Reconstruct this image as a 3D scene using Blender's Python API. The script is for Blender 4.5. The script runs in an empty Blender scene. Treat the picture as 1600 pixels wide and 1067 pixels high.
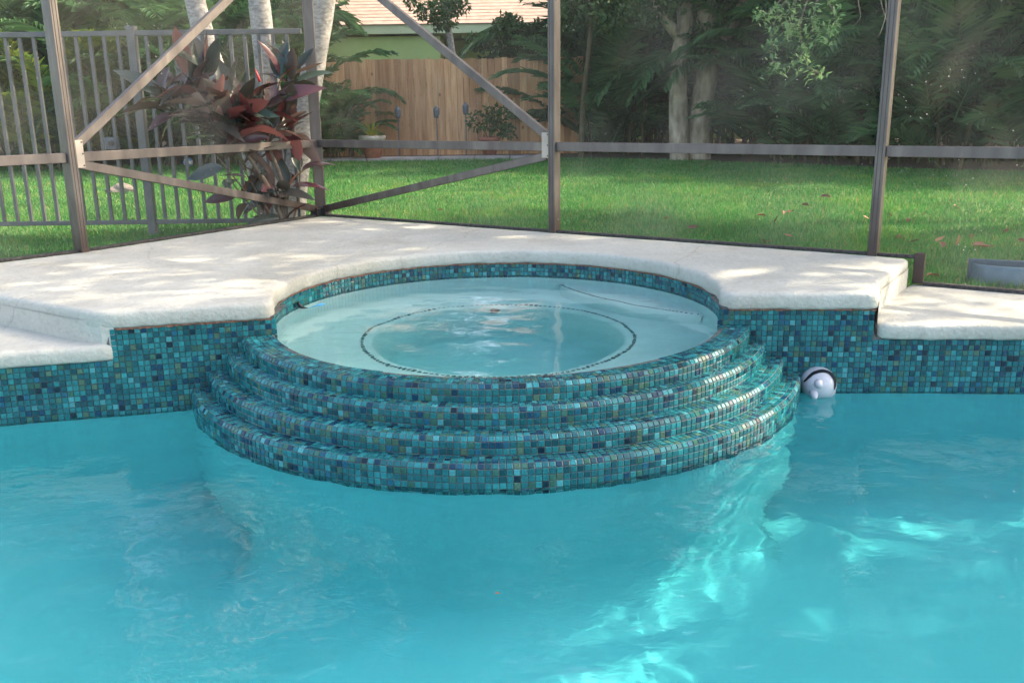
import bpy, bmesh, math, random
import numpy as np
from mathutils import Vector, Matrix

sc = bpy.context.scene
C = sc.collection
PI = math.pi

# ------------------------------------------------------------------ camera
F_PX, PITCH, ROLL, CAM_Z = 1425.43, 0.25155, -0.01377, 1.3447
cam = bpy.data.cameras.new('camera'); cam_o = bpy.data.objects.new('camera', cam); C.objects.link(cam_o)
cam.sensor_width = 36; cam.lens = 36 * F_PX / 1600; cam.clip_start = 0.05; cam.clip_end = 600
cam_o.matrix_world = Matrix.Translation((0, 0, CAM_Z)) @ Matrix.Rotation(PI / 2 - PITCH, 4, 'X') @ Matrix.Rotation(ROLL, 4, 'Z')
sc.camera = cam_o

# ------------------------------------------------------------------ sky and sun
SUN = Vector((0.74, 0.24, 0.63)).normalized()
world = bpy.data.worlds.new('World'); sc.world = world; world.use_nodes = True
wn = world.node_tree
sky = wn.nodes.new('ShaderNodeTexSky'); sky.sky_type = 'NISHITA'; sky.sun_disc = False
sky.sun_elevation = math.asin(SUN.z); sky.sun_rotation = math.atan2(SUN.x, SUN.y)
sky.air_density = 0.85; sky.dust_density = 3.0; sky.ozone_density = 0.8
bg = wn.nodes['Background']; bg.inputs[1].default_value = 0.15
wn.links.new(sky.outputs[0], bg.inputs[0])
sun = bpy.data.lights.new('sun', 'SUN'); sun.energy = 2.0; sun.angle = math.radians(0.55); sun.color = (1, 0.93, 0.82)
sun_o = bpy.data.objects.new('sun', sun); C.objects.link(sun_o)
sun_o.rotation_euler = SUN.to_track_quat('Z', 'Y').to_euler(); sun_o.location = SUN * 30
sun.cycles.is_caustics_light = True

sc.view_settings.view_transform = 'Standard'; sc.view_settings.look = 'None'
sc.view_settings.exposure = 2.36
sc.view_settings.use_white_balance = True; sc.view_settings.white_balance_temperature = 8000; sc.view_settings.gamma = 1
sc.cycles.use_denoising = True
sc.cycles.max_bounces = 8; sc.cycles.diffuse_bounces = 3; sc.cycles.glossy_bounces = 3
sc.cycles.transmission_bounces = 7; sc.cycles.use_adaptive_sampling = True; sc.cycles.adaptive_threshold = 0.02; sc.cycles.transparent_max_bounces = 24
sc.cycles.sample_clamp_indirect = 6

# ------------------------------------------------------------------ helpers
def ray(px, py):
    u, v = px - 800, 533.5 - py
    c, s = math.cos(ROLL), math.sin(ROLL); u, v = c * u - s * v, s * u + c * v
    return Vector((u, F_PX * math.cos(PITCH) + v * math.sin(PITCH), -F_PX * math.sin(PITCH) + v * math.cos(PITCH)))
def at(px, py, Y):
    d = ray(px, py); return d * (Y / d.y) + Vector((0, 0, CAM_Z))
def onz(px, py, z):
    d = ray(px, py); return d * ((z - CAM_Z) / d.z) + Vector((0, 0, CAM_Z))

def tag(o, label=None, cat=None, group=None, kind=None):
    if label: o['label'] = label
    if cat: o['category'] = cat
    if group: o['group'] = group
    if kind: o['kind'] = kind
    return o
def empty(name, loc, label, cat, group=None):
    o = bpy.data.objects.new(name, None); C.objects.link(o); o.location = loc; o.empty_display_size = 0.1
    return tag(o, label, cat, group)
def link(name, me, parent=None):
    o = bpy.data.objects.new(name, me); C.objects.link(o)
    if parent is not None:
        o.parent = parent
        o.matrix_parent_inverse = parent_inv(parent)
    return o
def parent_inv(p):
    # parts carry world coordinates: a part's own world matrix is the identity, only roots are placed
    if p.parent is not None: return Matrix.Identity(4)
    return Matrix.LocRotScale(p.location, p.rotation_euler, p.scale).inverted()
def make_mesh(name, V, Fc, mat, smooth=False):
    me = bpy.data.meshes.new(name); me.from_pydata([tuple(v) for v in V], [], Fc)
    if mat is not None: me.materials.append(mat)
    if smooth: me.polygons.foreach_set('use_smooth', [True] * len(me.polygons))
    me.update(); return me
def obj(name, VF, mat, parent=None, smooth=False):
    return link(name, make_mesh(name, VF[0], VF[1], mat, smooth), parent)
def np_mesh(name, V, Fc, mat, smooth=False):
    # V (n,3), Fc (m,k) arrays, all faces with k corners
    me = bpy.data.meshes.new(name); n, (m, k) = len(V), Fc.shape
    me.vertices.add(n); me.vertices.foreach_set('co', np.asarray(V, np.float32).ravel())
    me.loops.add(m * k); me.loops.foreach_set('vertex_index', np.asarray(Fc, np.int32).ravel())
    me.polygons.add(m); me.polygons.foreach_set('loop_start', np.arange(0, m * k, k, dtype=np.int32))
    me.update(calc_edges=True)
    if mat is not None: me.materials.append(mat)
    if smooth: me.polygons.foreach_set('use_smooth', [True] * m)
    me.validate(); return me
def merge(*parts):
    V, Fc = [], []
    for v, f in parts:
        b = len(V); V += [tuple(a) for a in v]; Fc += [[i + b for i in q] for q in f]
    return V, Fc
def bar(p, q, w, h, side=None, ch=0.004):
    """chamfered rectangular bar from p to q; w along 'side', h across"""
    p, q = Vector(p), Vector(q); d = (q - p).normalized()
    s = Vector(side) if side is not None else d.cross(Vector((0, 0, 1)))
    if s.length < 1e-4: s = Vector((1, 0, 0))
    s = (s - d * s.dot(d)).normalized(); t = d.cross(s).normalized()
    a, b = w / 2, h / 2
    pr = [(a - ch, b), (a, b - ch), (a, -b + ch), (a - ch, -b), (-a + ch, -b), (-a, -b + ch), (-a, b - ch), (-a + ch, b)]
    V = [e + s * x + t * y for e in (p, q) for x, y in pr]
    Fc = [[i, (i + 1) % 8, 8 + (i + 1) % 8, 8 + i] for i in range(8)] + [list(range(7, -1, -1)), list(range(8, 16))]
    return V, Fc
def box(c, sx, sy, sz, rz=0.0, ch=0.004):
    c = Vector(c); d = Vector((math.cos(rz), math.sin(rz), 0))
    return bar(c - Vector((0, 0, sz / 2)), c + Vector((0, 0, sz / 2)), sx, sy, d, ch)
def tube(pts, rad, n=8, cap=True, rough=0.0, seed=0):
    pts = [Vector(p) for p in pts]; rng = random.Random(seed)
    if not hasattr(rad, '__len__'): rad = [rad] * len(pts)
    V, Fc = [], []; up = Vector((0.13, 0.97, 0.2))
    for i, p in enumerate(pts):
        d = (pts[min(i + 1, len(pts) - 1)] - pts[max(i - 1, 0)]).normalized()
        s = d.cross(up); s = s.normalized() if s.length > 1e-3 else d.orthogonal().normalized()
        t = d.cross(s)
        for k in range(n):
            a = 2 * PI * k / n; r = rad[i] * (1 + rough * rng.uniform(-1, 1))
            V.append(p + s * (r * math.cos(a)) + t * (r * math.sin(a)))
    for i in range(len(pts) - 1):
        for k in range(n):
            Fc.append([i * n + k, i * n + (k + 1) % n, (i + 1) * n + (k + 1) % n, (i + 1) * n + k])
    if cap:
        Fc.append(list(range(n - 1, -1, -1))); Fc.append([(len(pts) - 1) * n + k for k in range(n)])
    return V, Fc
def spline(pts, m):
    pts = [Vector(p) for p in pts]; out = []
    for i in range(len(pts) - 1):
        p0, p1, p2, p3 = pts[max(i - 1, 0)], pts[i], pts[i + 1], pts[min(i + 2, len(pts) - 1)]
        for j in range(m):
            t = j / m
            out.append(0.5 * ((2 * p1) + (p2 - p0) * t + (2 * p0 - 5 * p1 + 4 * p2 - p3) * t * t + (3 * p1 - p0 - 3 * p2 + p3) * t ** 3))
    out.append(pts[-1]); return out
def lathe(prof, c=(0, 0, 0), n=64, a0=0.0, a1=2 * PI):
    V, Fc = [], []; full = abs(a1 - a0 - 2 * PI) < 1e-6; m = len(prof); cols = n if full else n + 1
    for i in range(cols):
        a = a0 + (a1 - a0) * i / n
        for r, z in prof: V.append((c[0] + r * math.cos(a), c[1] + r * math.sin(a), c[2] + z))
    for i in range(n):
        j = (i + 1) % cols
        for k in range(m - 1): Fc.append([i * m + k, j * m + k, j * m + k + 1, i * m + k + 1])
    return V, Fc

# ------------------------------------------------------------------ materials
def new_mat(name):
    m = bpy.data.materials.new(name); m.use_nodes = True
    nt = m.node_tree; return m, nt, nt.nodes['Principled BSDF'], nt.nodes['Material Output']
def N(nt, typ, **kw):
    n = nt.nodes.new(typ)
    for k, v in kw.items():
        if hasattr(n, k) and not k[0].isupper(): setattr(n, k, v)
        else: n.inputs[k.replace('_', ' ')].default_value = v
    return n
def ramp(nt, stops, src, interp='LINEAR'):
    r = nt.nodes.new('ShaderNodeValToRGB'); cr = r.color_ramp; cr.interpolation = interp
    while len(cr.elements) < len(stops): cr.elements.new(0.5)
    for e, (p, c) in zip(cr.elements, stops): e.position = p; e.color = (*c, 1)
    nt.links.new(src, r.inputs[0]); return r
def coords(nt, scale=(1, 1, 1)):
    tc = nt.nodes.new('ShaderNodeTexCoord'); mp = nt.nodes.new('ShaderNodeMapping'); mp.inputs['Scale'].default_value = scale
    geo = nt.nodes.new('ShaderNodeNewGeometry'); nt.links.new(geo.outputs['Position'], mp.inputs[0]); return mp.outputs[0]
def noisy(name, c1, c2, scale=8, rough=0.7, bump=0.0, bscale=60, detail=6, stretch=(1, 1, 1), metallic=0.0, spec=0.5, c3=None):
    m, nt, p, out = new_mat(name); co = coords(nt, stretch)
    n = N(nt, 'ShaderNodeTexNoise', Scale=scale, Detail=detail); nt.links.new(co, n.inputs['Vector'])
    st = [(0.32, c1), (0.68, c2)] + ([(0.8, c3)] if c3 else [])
    r = ramp(nt, st, n.outputs[0]); nt.links.new(r.outputs[0], p.inputs['Base Color'])
    p.inputs['Roughness'].default_value = rough; p.inputs['Metallic'].default_value = metallic; p.inputs['Specular IOR Level'].default_value = spec
    if bump:
        b = N(nt, 'ShaderNodeTexNoise', Scale=bscale, Detail=5); nt.links.new(co, b.inputs['Vector'])
        bp = N(nt, 'ShaderNodeBump', Strength=bump, Distance=0.01); nt.links.new(b.outputs[0], bp.inputs['Height']); nt.links.new(bp.outputs[0], p.inputs['Normal'])
    return m
def leafy(name, cols, trans=0.35, rough=0.5, spec=0.35, island=True, back=None):
    m, nt, p, out = new_mat(name)
    geo = nt.nodes.new('ShaderNodeNewGeometry')
    src = geo.outputs['Random Per Island'] if island else nt.nodes.new('ShaderNodeObjectInfo').outputs['Random']
    r = ramp(nt, [(i / max(1, len(cols) - 1), c) for i, c in enumerate(cols)], src)
    col = r.outputs[0]
    if back is not None:
        rb = ramp(nt, [(i / max(1, len(back) - 1), c) for i, c in enumerate(back)], src)
        mx = nt.nodes.new('ShaderNodeMix'); mx.data_type = 'RGBA'
        nt.links.new(geo.outputs['Backfacing'], mx.inputs[0]); nt.links.new(col, mx.inputs[6]); nt.links.new(rb.outputs[0], mx.inputs[7]); col = mx.outputs[2]
    nt.links.new(col, p.inputs['Base Color']); p.inputs['Roughness'].default_value = rough; p.inputs['Specular IOR Level'].default_value = spec
    if trans:
        tl = nt.nodes.new('ShaderNodeBsdfTranslucent'); nt.links.new(col, tl.inputs[0])
        mix = nt.nodes.new('ShaderNodeMixShader'); mix.inputs[0].default_value = trans
        nt.links.new(p.outputs[0], mix.inputs[1]); nt.links.new(tl.outputs[0], mix.inputs[2]); nt.links.new(mix.outputs[0], out.inputs[0])
    return m

def deck_material():
    m, nt, p, out = new_mat('deck_plaster'); co = coords(nt)
    n = N(nt, 'ShaderNodeTexNoise', Scale=2.2, Detail=8, Roughness=0.65); nt.links.new(co, n.inputs['Vector'])
    r = ramp(nt, [(0.3, (0.395, 0.398, 0.358)), (0.55, (0.455, 0.46, 0.418)), (0.75, (0.50, 0.505, 0.46))], n.outputs[0])
    n2 = N(nt, 'ShaderNodeTexNoise', Scale=38, Detail=4); nt.links.new(co, n2.inputs['Vector'])
    r2 = ramp(nt, [(0.30, (0.80, 0.78, 0.75)), (0.5, (1, 1, 1))], n2.outputs[0])
    mx = nt.nodes.new('ShaderNodeMix'); mx.data_type = 'RGBA'; mx.blend_type = 'MULTIPLY'; mx.inputs[0].default_value = 0.6
    nt.links.new(r.outputs[0], mx.inputs[6]); nt.links.new(r2.outputs[0], mx.inputs[7]); nt.links.new(mx.outputs[2], p.inputs['Base Color'])
    # faint stains and hairline cracks
    n3 = N(nt, 'ShaderNodeTexNoise', Scale=0.9, Detail=7, Roughness=0.7); nt.links.new(co, n3.inputs['Vector'])
    st = ramp(nt, [(0.36, (0.80, 0.775, 0.73)), (0.50, (1, 1, 1))], n3.outputs[0])
    wv = N(nt, 'ShaderNodeTexNoise', Scale=3.0, Detail=4); nt.links.new(co, wv.inputs['Vector'])
    mxv = nt.nodes.new('ShaderNodeMix'); mxv.data_type = 'RGBA'; mxv.inputs[0].default_value = 0.25; nt.links.new(co, mxv.inputs[6]); nt.links.new(wv.outputs['Color'], mxv.inputs[7])
    ck = N(nt, 'ShaderNodeTexVoronoi', feature='DISTANCE_TO_EDGE', Scale=0.9); nt.links.new(mxv.outputs[2], ck.inputs['Vector'])
    ckr = ramp(nt, [(0.0, (0.62, 0.59, 0.55)), (0.006, (1, 1, 1))], ck.outputs['Distance'])
    prev = mx.outputs[2]
    for r_, f_ in ((st, 0.75), (ckr, 0.55)):
        q = nt.nodes.new('ShaderNodeMix'); q.data_type = 'RGBA'; q.blend_type = 'MULTIPLY'; q.inputs[0].default_value = f_
        nt.links.new(prev, q.inputs[6]); nt.links.new(r_.outputs[0], q.inputs[7]); prev = q.outputs[2]
    nt.links.new(prev, p.inputs['Base Color'])
    p.inputs['Roughness'].default_value = 0.75
    b1 = N(nt, 'ShaderNodeTexNoise', Scale=75, Detail=4, Roughness=0.6); nt.links.new(co, b1.inputs['Vector'])
    b2 = N(nt, 'ShaderNodeTexVoronoi', Scale=42); nt.links.new(co, b2.inputs['Vector'])
    ad = nt.nodes.new('ShaderNodeMath'); ad.operation = 'MULTIPLY_ADD'; ad.inputs[1].default_value = 0.5
    nt.links.new(b2.outputs[0], ad.inputs[0]); nt.links.new(b1.outputs[0], ad.inputs[2])
    bp = N(nt, 'ShaderNodeBump', Strength=0.55, Distance=0.008); nt.links.new(ad.outputs[0], bp.inputs['Height']); nt.links.new(bp.outputs[0], p.inputs['Normal'])
    return m
def tile_material(single):
    m, nt, p, out = new_mat('glass_tile_single' if single else 'glass_tile_joined')
    if single: col = nt.nodes.new('ShaderNodeObjectInfo').outputs['Color']
    else:
        a = nt.nodes.new('ShaderNodeAttribute'); a.attribute_name = 'tint'; col = a.outputs['Color']
    co = coords(nt)
    n = N(nt, 'ShaderNodeTexNoise', Scale=160, Detail=3); nt.links.new(co, n.inputs['Vector'])
    r = ramp(nt, [(0.3, (0.62, 0.66, 0.68)), (0.7, (1.25, 1.2, 1.15))], n.outputs[0])
    mx = nt.nodes.new('ShaderNodeMix'); mx.data_type = 'RGBA'; mx.blend_type = 'MULTIPLY'; mx.inputs[0].default_value = 0.8
    nt.links.new(col, mx.inputs[6]); nt.links.new(r.outputs[0], mx.inputs[7]); nt.links.new(mx.outputs[2], p.inputs['Base Color'])
    p.inputs['Roughness'].default_value = 0.12; p.inputs['Specular IOR Level'].default_value = 0.32
    p.inputs['Coat Weight'].default_value = 0.12; p.inputs['Coat Roughness'].default_value = 0.05
    b = N(nt, 'ShaderNodeTexNoise', Scale=90, Detail=2); nt.links.new(co, b.inputs['Vector'])
    bp = N(nt, 'ShaderNodeBump', Strength=0.12, Distance=0.004); nt.links.new(b.outputs[0], bp.inputs['Height']); nt.links.new(bp.outputs[0], p.inputs['Normal'])
    return m
def water_material(name, tint, bump):
    m, nt, p, out = new_mat(name)
    p.inputs['Base Color'].default_value = (*tint, 1); p.inputs['Transmission Weight'].default_value = 1
    p.inputs['IOR'].default_value = 1.33; p.inputs['Roughness'].default_value = 0; p.inputs['Specular IOR Level'].default_value = 0.3
    co = coords(nt, (1, 1.5, 1)); n = N(nt, 'ShaderNodeTexNoise', Scale=11, Detail=3, Roughness=0.55, Distortion=0.6); nt.links.new(co, n.inputs['Vector'])
    b = N(nt, 'ShaderNodeBump', Strength=bump, Distance=0.02); nt.links.new(n.outputs[0], b.inputs['Height']); nt.links.new(b.outputs[0], p.inputs['Normal'])
    return m
def metal_material():
    m, nt, p, out = new_mat('bronze_aluminium'); co = coords(nt, (1, 1, 0.25))
    n = N(nt, 'ShaderNodeTexNoise', Scale=14, Detail=6); nt.links.new(co, n.inputs['Vector'])
    fad = ramp(nt, [(0.3, (0.10, 0.087, 0.083)), (0.6, (0.155, 0.135, 0.126)), (0.8, (0.21, 0.186, 0.168))], n.outputs[0])
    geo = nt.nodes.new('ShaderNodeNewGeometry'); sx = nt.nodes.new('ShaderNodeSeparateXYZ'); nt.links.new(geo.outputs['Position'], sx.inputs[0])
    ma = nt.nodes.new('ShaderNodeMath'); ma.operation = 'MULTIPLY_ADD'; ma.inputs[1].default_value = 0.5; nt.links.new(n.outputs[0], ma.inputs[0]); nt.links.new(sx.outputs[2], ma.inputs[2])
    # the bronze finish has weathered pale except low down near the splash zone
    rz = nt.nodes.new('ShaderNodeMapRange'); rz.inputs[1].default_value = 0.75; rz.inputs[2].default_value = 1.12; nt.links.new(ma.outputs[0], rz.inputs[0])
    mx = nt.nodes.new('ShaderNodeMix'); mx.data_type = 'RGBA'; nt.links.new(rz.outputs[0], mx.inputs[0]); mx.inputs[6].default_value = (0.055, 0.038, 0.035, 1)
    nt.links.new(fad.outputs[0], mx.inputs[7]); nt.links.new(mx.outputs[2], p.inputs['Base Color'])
    p.inputs['Roughness'].default_value = 0.42; p.inputs['Metallic'].default_value = 0.25
    return m
def screen_material():
    m, nt, p, out = new_mat('screen_mesh'); co = coords(nt)
    p.inputs['Base Color'].default_value = (0.22, 0.22, 0.21, 1); p.inputs['Roughness'].default_value = 0.55
    big = N(nt, 'ShaderNodeTexNoise', Scale=1.7, Detail=4); nt.links.new(co, big.inputs['Vector'])
    dust = ramp(nt, [(0.42, (0.09,) * 3), (0.74, (0.26,) * 3)], big.outputs[0])
    vo = N(nt, 'ShaderNodeTexVoronoi', Scale=27); nt.links.new(co, vo.inputs['Vector'])
    sp = ramp(nt, [(0.055, (1,) * 3), (0.105, (0,) * 3)], vo.outputs['Distance'])
    clus = N(nt, 'ShaderNodeTexNoise', Scale=2.6, Detail=3); nt.links.new(co, clus.inputs['Vector'])
    cl = ramp(nt, [(0.44, (0,) * 3), (0.64, (0.8,) * 3)], clus.outputs[0])
    mu = nt.nodes.new('ShaderNodeMath'); mu.operation = 'MULTIPLY'; nt.links.new(sp.outputs[0], mu.inputs[0]); nt.links.new(cl.outputs[0], mu.inputs[1])
    mxc = nt.nodes.new('ShaderNodeMix'); mxc.data_type = 'RGBA'; nt.links.new(mu.outputs[0], mxc.inputs[0])
    mxc.inputs[6].default_value = (0.23, 0.23, 0.22, 1); mxc.inputs[7].default_value = (0.8, 0.8, 0.78, 1); nt.links.new(mxc.outputs[2], p.inputs['Base Color'])
    ad = nt.nodes.new('ShaderNodeMath'); ad.operation = 'ADD'; ad.use_clamp = True; nt.links.new(dust.outputs[0], ad.inputs[0]); nt.links.new(mu.outputs[0], ad.inputs[1])
    tl = nt.nodes.new('ShaderNodeBsdfTranslucent'); nt.links.new(mxc.outputs[2], tl.inputs[0])
    m1 = nt.nodes.new('ShaderNodeMixShader'); m1.inputs[0].default_value = 0.45; nt.links.new(p.outputs[0], m1.inputs[1]); nt.links.new(tl.outputs[0], m1.inputs[2])
    tr = nt.nodes.new('ShaderNodeBsdfTransparent'); m2 = nt.nodes.new('ShaderNodeMixShader')
    nt.links.new(ad.outputs[0], m2.inputs[0]); nt.links.new(tr.outputs[0], m2.inputs[1]); nt.links.new(m1.outputs[0], m2.inputs[2]); nt.links.new(m2.outputs[0], out.inputs[0])
    return m
def plank_material():
    m, nt, p, out = new_mat('cedar_plank'); co = coords(nt, (14, 14, 1.2))
    oi = nt.nodes.new('ShaderNodeObjectInfo')
    n = N(nt, 'ShaderNodeTexNoise', Scale=1.5, Detail=5); nt.links.new(co, n.inputs['Vector'])
    r = ramp(nt, [(0.3, (0.52, 0.26, 0.13)), (0.7, (0.74, 0.45, 0.27))], n.outputs[0])
    ro = ramp(nt, [(0, (0.70, 0.62, 0.58)), (0.5, (1.0, 0.95, 0.9)), (1, (1.25, 1.2, 1.1))], oi.outputs['Random'])
    mx = nt.nodes.new('ShaderNodeMix'); mx.data_type = 'RGBA'; mx.blend_type = 'MULTIPLY'; mx.inputs[0].default_value = 1
    nt.links.new(r.outputs[0], mx.inputs[6]); nt.links.new(ro.outputs[0], mx.inputs[7])
    co2 = coords(nt, (1, 1, 0.7)); vo = N(nt, 'ShaderNodeTexVoronoi', Scale=3.4); nt.links.new(co2, vo.inputs['Vector'])
    kn = ramp(nt, [(0.06, (0.25, 0.16, 0.1)), (0.13, (1, 1, 1))], vo.outputs['Distance'])
    mx2 = nt.nodes.new('ShaderNodeMix'); mx2.data_type = 'RGBA'; mx2.blend_type = 'MULTIPLY'; mx2.inputs[0].default_value = 0.8
    nt.links.new(mx.outputs[2], mx2.inputs[6]); nt.links.new(kn.outputs[0], mx2.inputs[7]); nt.links.new(mx2.outputs[2], p.inputs['Base Color'])
    p.inputs['Roughness'].default_value = 0.8
    return m

M = {}
M['deck'] = deck_material()
M['tile1'] = tile_material(True); M['tileN'] = tile_material(False)
M['grout'] = noisy('grout', (0.05, 0.055, 0.056), (0.14, 0.135, 0.128), 30, 0.85)
M['plaster'] = noisy('pool_plaster', (0.035, 0.49, 0.54), (0.05, 0.55, 0.60), 1.2, 0.8)
M['spa_plaster'] = noisy('spa_plaster', (0.62, 0.76, 0.75), (0.70, 0.82, 0.80), 3, 0.8)
M['water'] = water_material('pool_water', (0.78, 0.99, 1.0), 0.115)
M['spa_water'] = water_material('spa_water', (0.90, 1.0, 1.0), 0.05)
def spa_absorb():
    nt = M['spa_water'].node_tree; v = nt.nodes.new('ShaderNodeVolumeAbsorption'); v.inputs[0].default_value = (0.18, 0.86, 0.90, 1); v.inputs[1].default_value = 0.62
    nt.links.new(v.outputs[0], nt.nodes['Material Output'].inputs['Volume'])
spa_absorb()
M['shadow_gap'] = noisy('dirty_shadow_gap', (0.07, 0.03, 0.02), (0.25, 0.11, 0.07), 60, 0.9)
M['metal'] = metal_material()
M['gusset'] = noisy('gusset_plate', (0.38, 0.335, 0.285), (0.46, 0.41, 0.35), 12, 0.5)
M['black'] = noisy('black_rubber', (0.012, 0.012, 0.013), (0.03, 0.03, 0.032), 40, 0.6)
M['base'] = noisy('grimy_base_channel', (0.012, 0.012, 0.012), (0.06, 0.056, 0.053), 55, 0.75, 0.4, 80, c3=(0.22, 0.21, 0.2))
M['screen'] = screen_material()
M['fence'] = noisy('fence_grey_paint', (0.092, 0.10, 0.108), (0.13, 0.138, 0.148), 9, 0.4, metallic=0.15)
M['plank'] = plank_material()
M['soil'] = noisy('mulch_soil', (0.03, 0.022, 0.016), (0.10, 0.075, 0.055), 18, 0.95, 0.8, 40)
M['paver'] = noisy('grey_paver', (0.26, 0.24, 0.25), (0.36, 0.34, 0.34), 9, 0.85, 0.2, 60)
M['lawn'] = noisy('lawn_soil_green', (0.05, 0.12, 0.025), (0.09, 0.19, 0.04), 3, 0.95, 0.5, 120)
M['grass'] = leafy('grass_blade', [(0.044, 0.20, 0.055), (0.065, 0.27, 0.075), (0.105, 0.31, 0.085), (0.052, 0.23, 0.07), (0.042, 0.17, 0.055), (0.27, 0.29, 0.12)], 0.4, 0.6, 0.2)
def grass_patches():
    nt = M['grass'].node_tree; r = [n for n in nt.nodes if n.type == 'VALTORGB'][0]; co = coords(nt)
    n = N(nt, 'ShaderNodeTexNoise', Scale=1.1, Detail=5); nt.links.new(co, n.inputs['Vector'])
    r2 = ramp(nt, [(0.35, (0.72, 0.82, 0.75)), (0.52, (1.0, 1.0, 1.0)), (0.72, (1.7, 1.25, 0.9))], n.outputs[0])  # yellowish highlights of the lawn put into the blade colour
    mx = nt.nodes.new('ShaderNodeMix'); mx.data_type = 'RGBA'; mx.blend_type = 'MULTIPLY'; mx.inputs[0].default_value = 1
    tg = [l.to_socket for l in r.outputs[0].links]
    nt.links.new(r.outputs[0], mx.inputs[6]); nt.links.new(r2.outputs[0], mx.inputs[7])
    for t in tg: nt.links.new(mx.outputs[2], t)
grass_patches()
M['palmleaf'] = leafy('palm_leaflet', [(0.032, 0.10, 0.042), (0.056, 0.165, 0.065), (0.105, 0.22, 0.09)], 0.3, 0.4)
M['palmmid'] = leafy('mid_palm_leaflet', [(0.05, 0.145, 0.065), (0.088, 0.22, 0.095), (0.145, 0.29, 0.125)], 0.35, 0.4)
M['palmlight'] = leafy('sun_tinted_palm_leaflet', [(0.05, 0.12, 0.02), (0.11, 0.19, 0.03), (0.17, 0.22, 0.03)], 0.4, 0.45)  # lit copy of palm_leaflet, sunlight put into its yellow colour
M['oakleaf'] = leafy('oak_leaf', [(0.02, 0.06, 0.018), (0.04, 0.10, 0.03), (0.07, 0.14, 0.045)], 0.3, 0.5)
M['twigleaf'] = leafy('lit_oak_leaf', [(0.13, 0.30, 0.13), (0.19, 0.38, 0.17), (0.28, 0.46, 0.22)], 0.4, 0.5)  # brighter copy of oak_leaf, its colour makes up for the crown's shade
M['yellowleaf'] = leafy('yellow_green_leaf', [(0.10, 0.17, 0.02), (0.22, 0.26, 0.03), (0.32, 0.30, 0.04)], 0.45, 0.5)
M['wood'] = leafy('far_wood_leaf', [(0.014, 0.04, 0.014), (0.03, 0.075, 0.02), (0.06, 0.11, 0.025)], 0.25, 0.6)
M['rubber'] = leafy('rubber_plant_leaf', [(0.028, 0.056, 0.044), (0.040, 0.046, 0.044), (0.10, 0.032, 0.042), (0.045, 0.085, 0.07), (0.02, 0.03, 0.028)], 0.12, 0.22, 0.5, island=False,
                    back=[(0.045, 0.07, 0.055), (0.12, 0.035, 0.042), (0.30, 0.11, 0.10), (0.04, 0.05, 0.046), (0.36, 0.21, 0.18)])
M['rubstem'] = noisy('rubber_plant_stem', (0.09, 0.07, 0.055), (0.16, 0.13, 0.10), 30, 0.8)
M['sheath'] = noisy('red_leaf_sheath', (0.45, 0.03, 0.04), (0.55, 0.06, 0.06), 10, 0.5)
M['palmtrunk'] = noisy('grey_palm_trunk', (0.20, 0.19, 0.185), (0.46, 0.45, 0.44), 22, 0.9, 0.5, 50, stretch=(1, 1, 2.2))
M['bark'] = noisy('grey_brown_bark', (0.21, 0.165, 0.12), (0.52, 0.44, 0.345), 9, 0.95, 0.9, 30, stretch=(1, 1, 0.35))
M['stem'] = noisy('palm_cane', (0.06, 0.06, 0.03), (0.13, 0.10, 0.055), 10, 0.8)
M['twig'] = noisy('pale_twig', (0.14, 0.12, 0.10), (0.24, 0.21, 0.18), 25, 0.9)
M['green_wall'] = noisy('green_render', (0.42, 0.58, 0.20), (0.48, 0.64, 0.25), 2, 0.85)
M['fascia'] = noisy('pale_green_fascia', (0.58, 0.66, 0.40), (0.64, 0.72, 0.45), 3, 0.7)
M['roof'] = noisy('pink_roof_tile', (0.32, 0.225, 0.185), (0.44, 0.325, 0.28), 5, 0.8)
M['porch_shade'] = noisy('dark_porch_shade', (0.02, 0.03, 0.025), (0.05, 0.06, 0.05), 3, 0.1)  # dark tone of the shaded porch, painted on a panel
M['pot_white'] = noisy('whitewash', (0.42, 0.36, 0.33), (0.60, 0.55, 0.5), 14, 0.85)
M['terracotta'] = noisy('terracotta', (0.30, 0.10, 0.07), (0.42, 0.16, 0.11), 12, 0.85)
M['torch'] = noisy('slate_blue_metal', (0.06, 0.08, 0.11), (0.10, 0.13, 0.17), 20, 0.45)
M['ballwhite'] = noisy('ball_white', (0.70, 0.72, 0.75), (0.78, 0.8, 0.82), 6, 0.4)
M['ballblue'] = noisy('ball_blue', (0.08, 0.30, 0.55), (0.12, 0.36, 0.62), 6, 0.4)
M['rock'] = noisy('grey_rock', (0.11, 0.095, 0.08), (0.24, 0.21, 0.18), 8, 0.95, 0.6, 20)
M['toywhite'] = noisy('toy_white', (0.42, 0.44, 0.49), (0.50, 0.52, 0.57), 5, 0.28)
M['toyblack'] = noisy('toy_black', (0.01, 0.01, 0.014), (0.02, 0.02, 0.025), 5, 0.15)
M['toyblue'] = noisy('toy_blue', (0.03, 0.38, 0.72), (0.05, 0.45, 0.8), 5, 0.3)
M['tub'] = noisy('tub_pale_blue', (0.05, 0.12, 0.17), (0.09, 0.18, 0.24), 9, 0.35)
M['tubdark'] = noisy('tub_dark_blue', (0.035, 0.075, 0.11), (0.05, 0.10, 0.14), 9, 0.5)
M['deadleaf'] = leafy('dead_leaf', [(0.17, 0.07, 0.045), (0.30, 0.14, 0.09), (0.40, 0.22, 0.15), (0.09, 0.04, 0.03)], 0.15, 0.7, 0.2, island=False)
M['screw'] = noisy('dark_screw', (0.02, 0.018, 0.016), (0.05, 0.045, 0.04), 50, 0.5)

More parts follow.
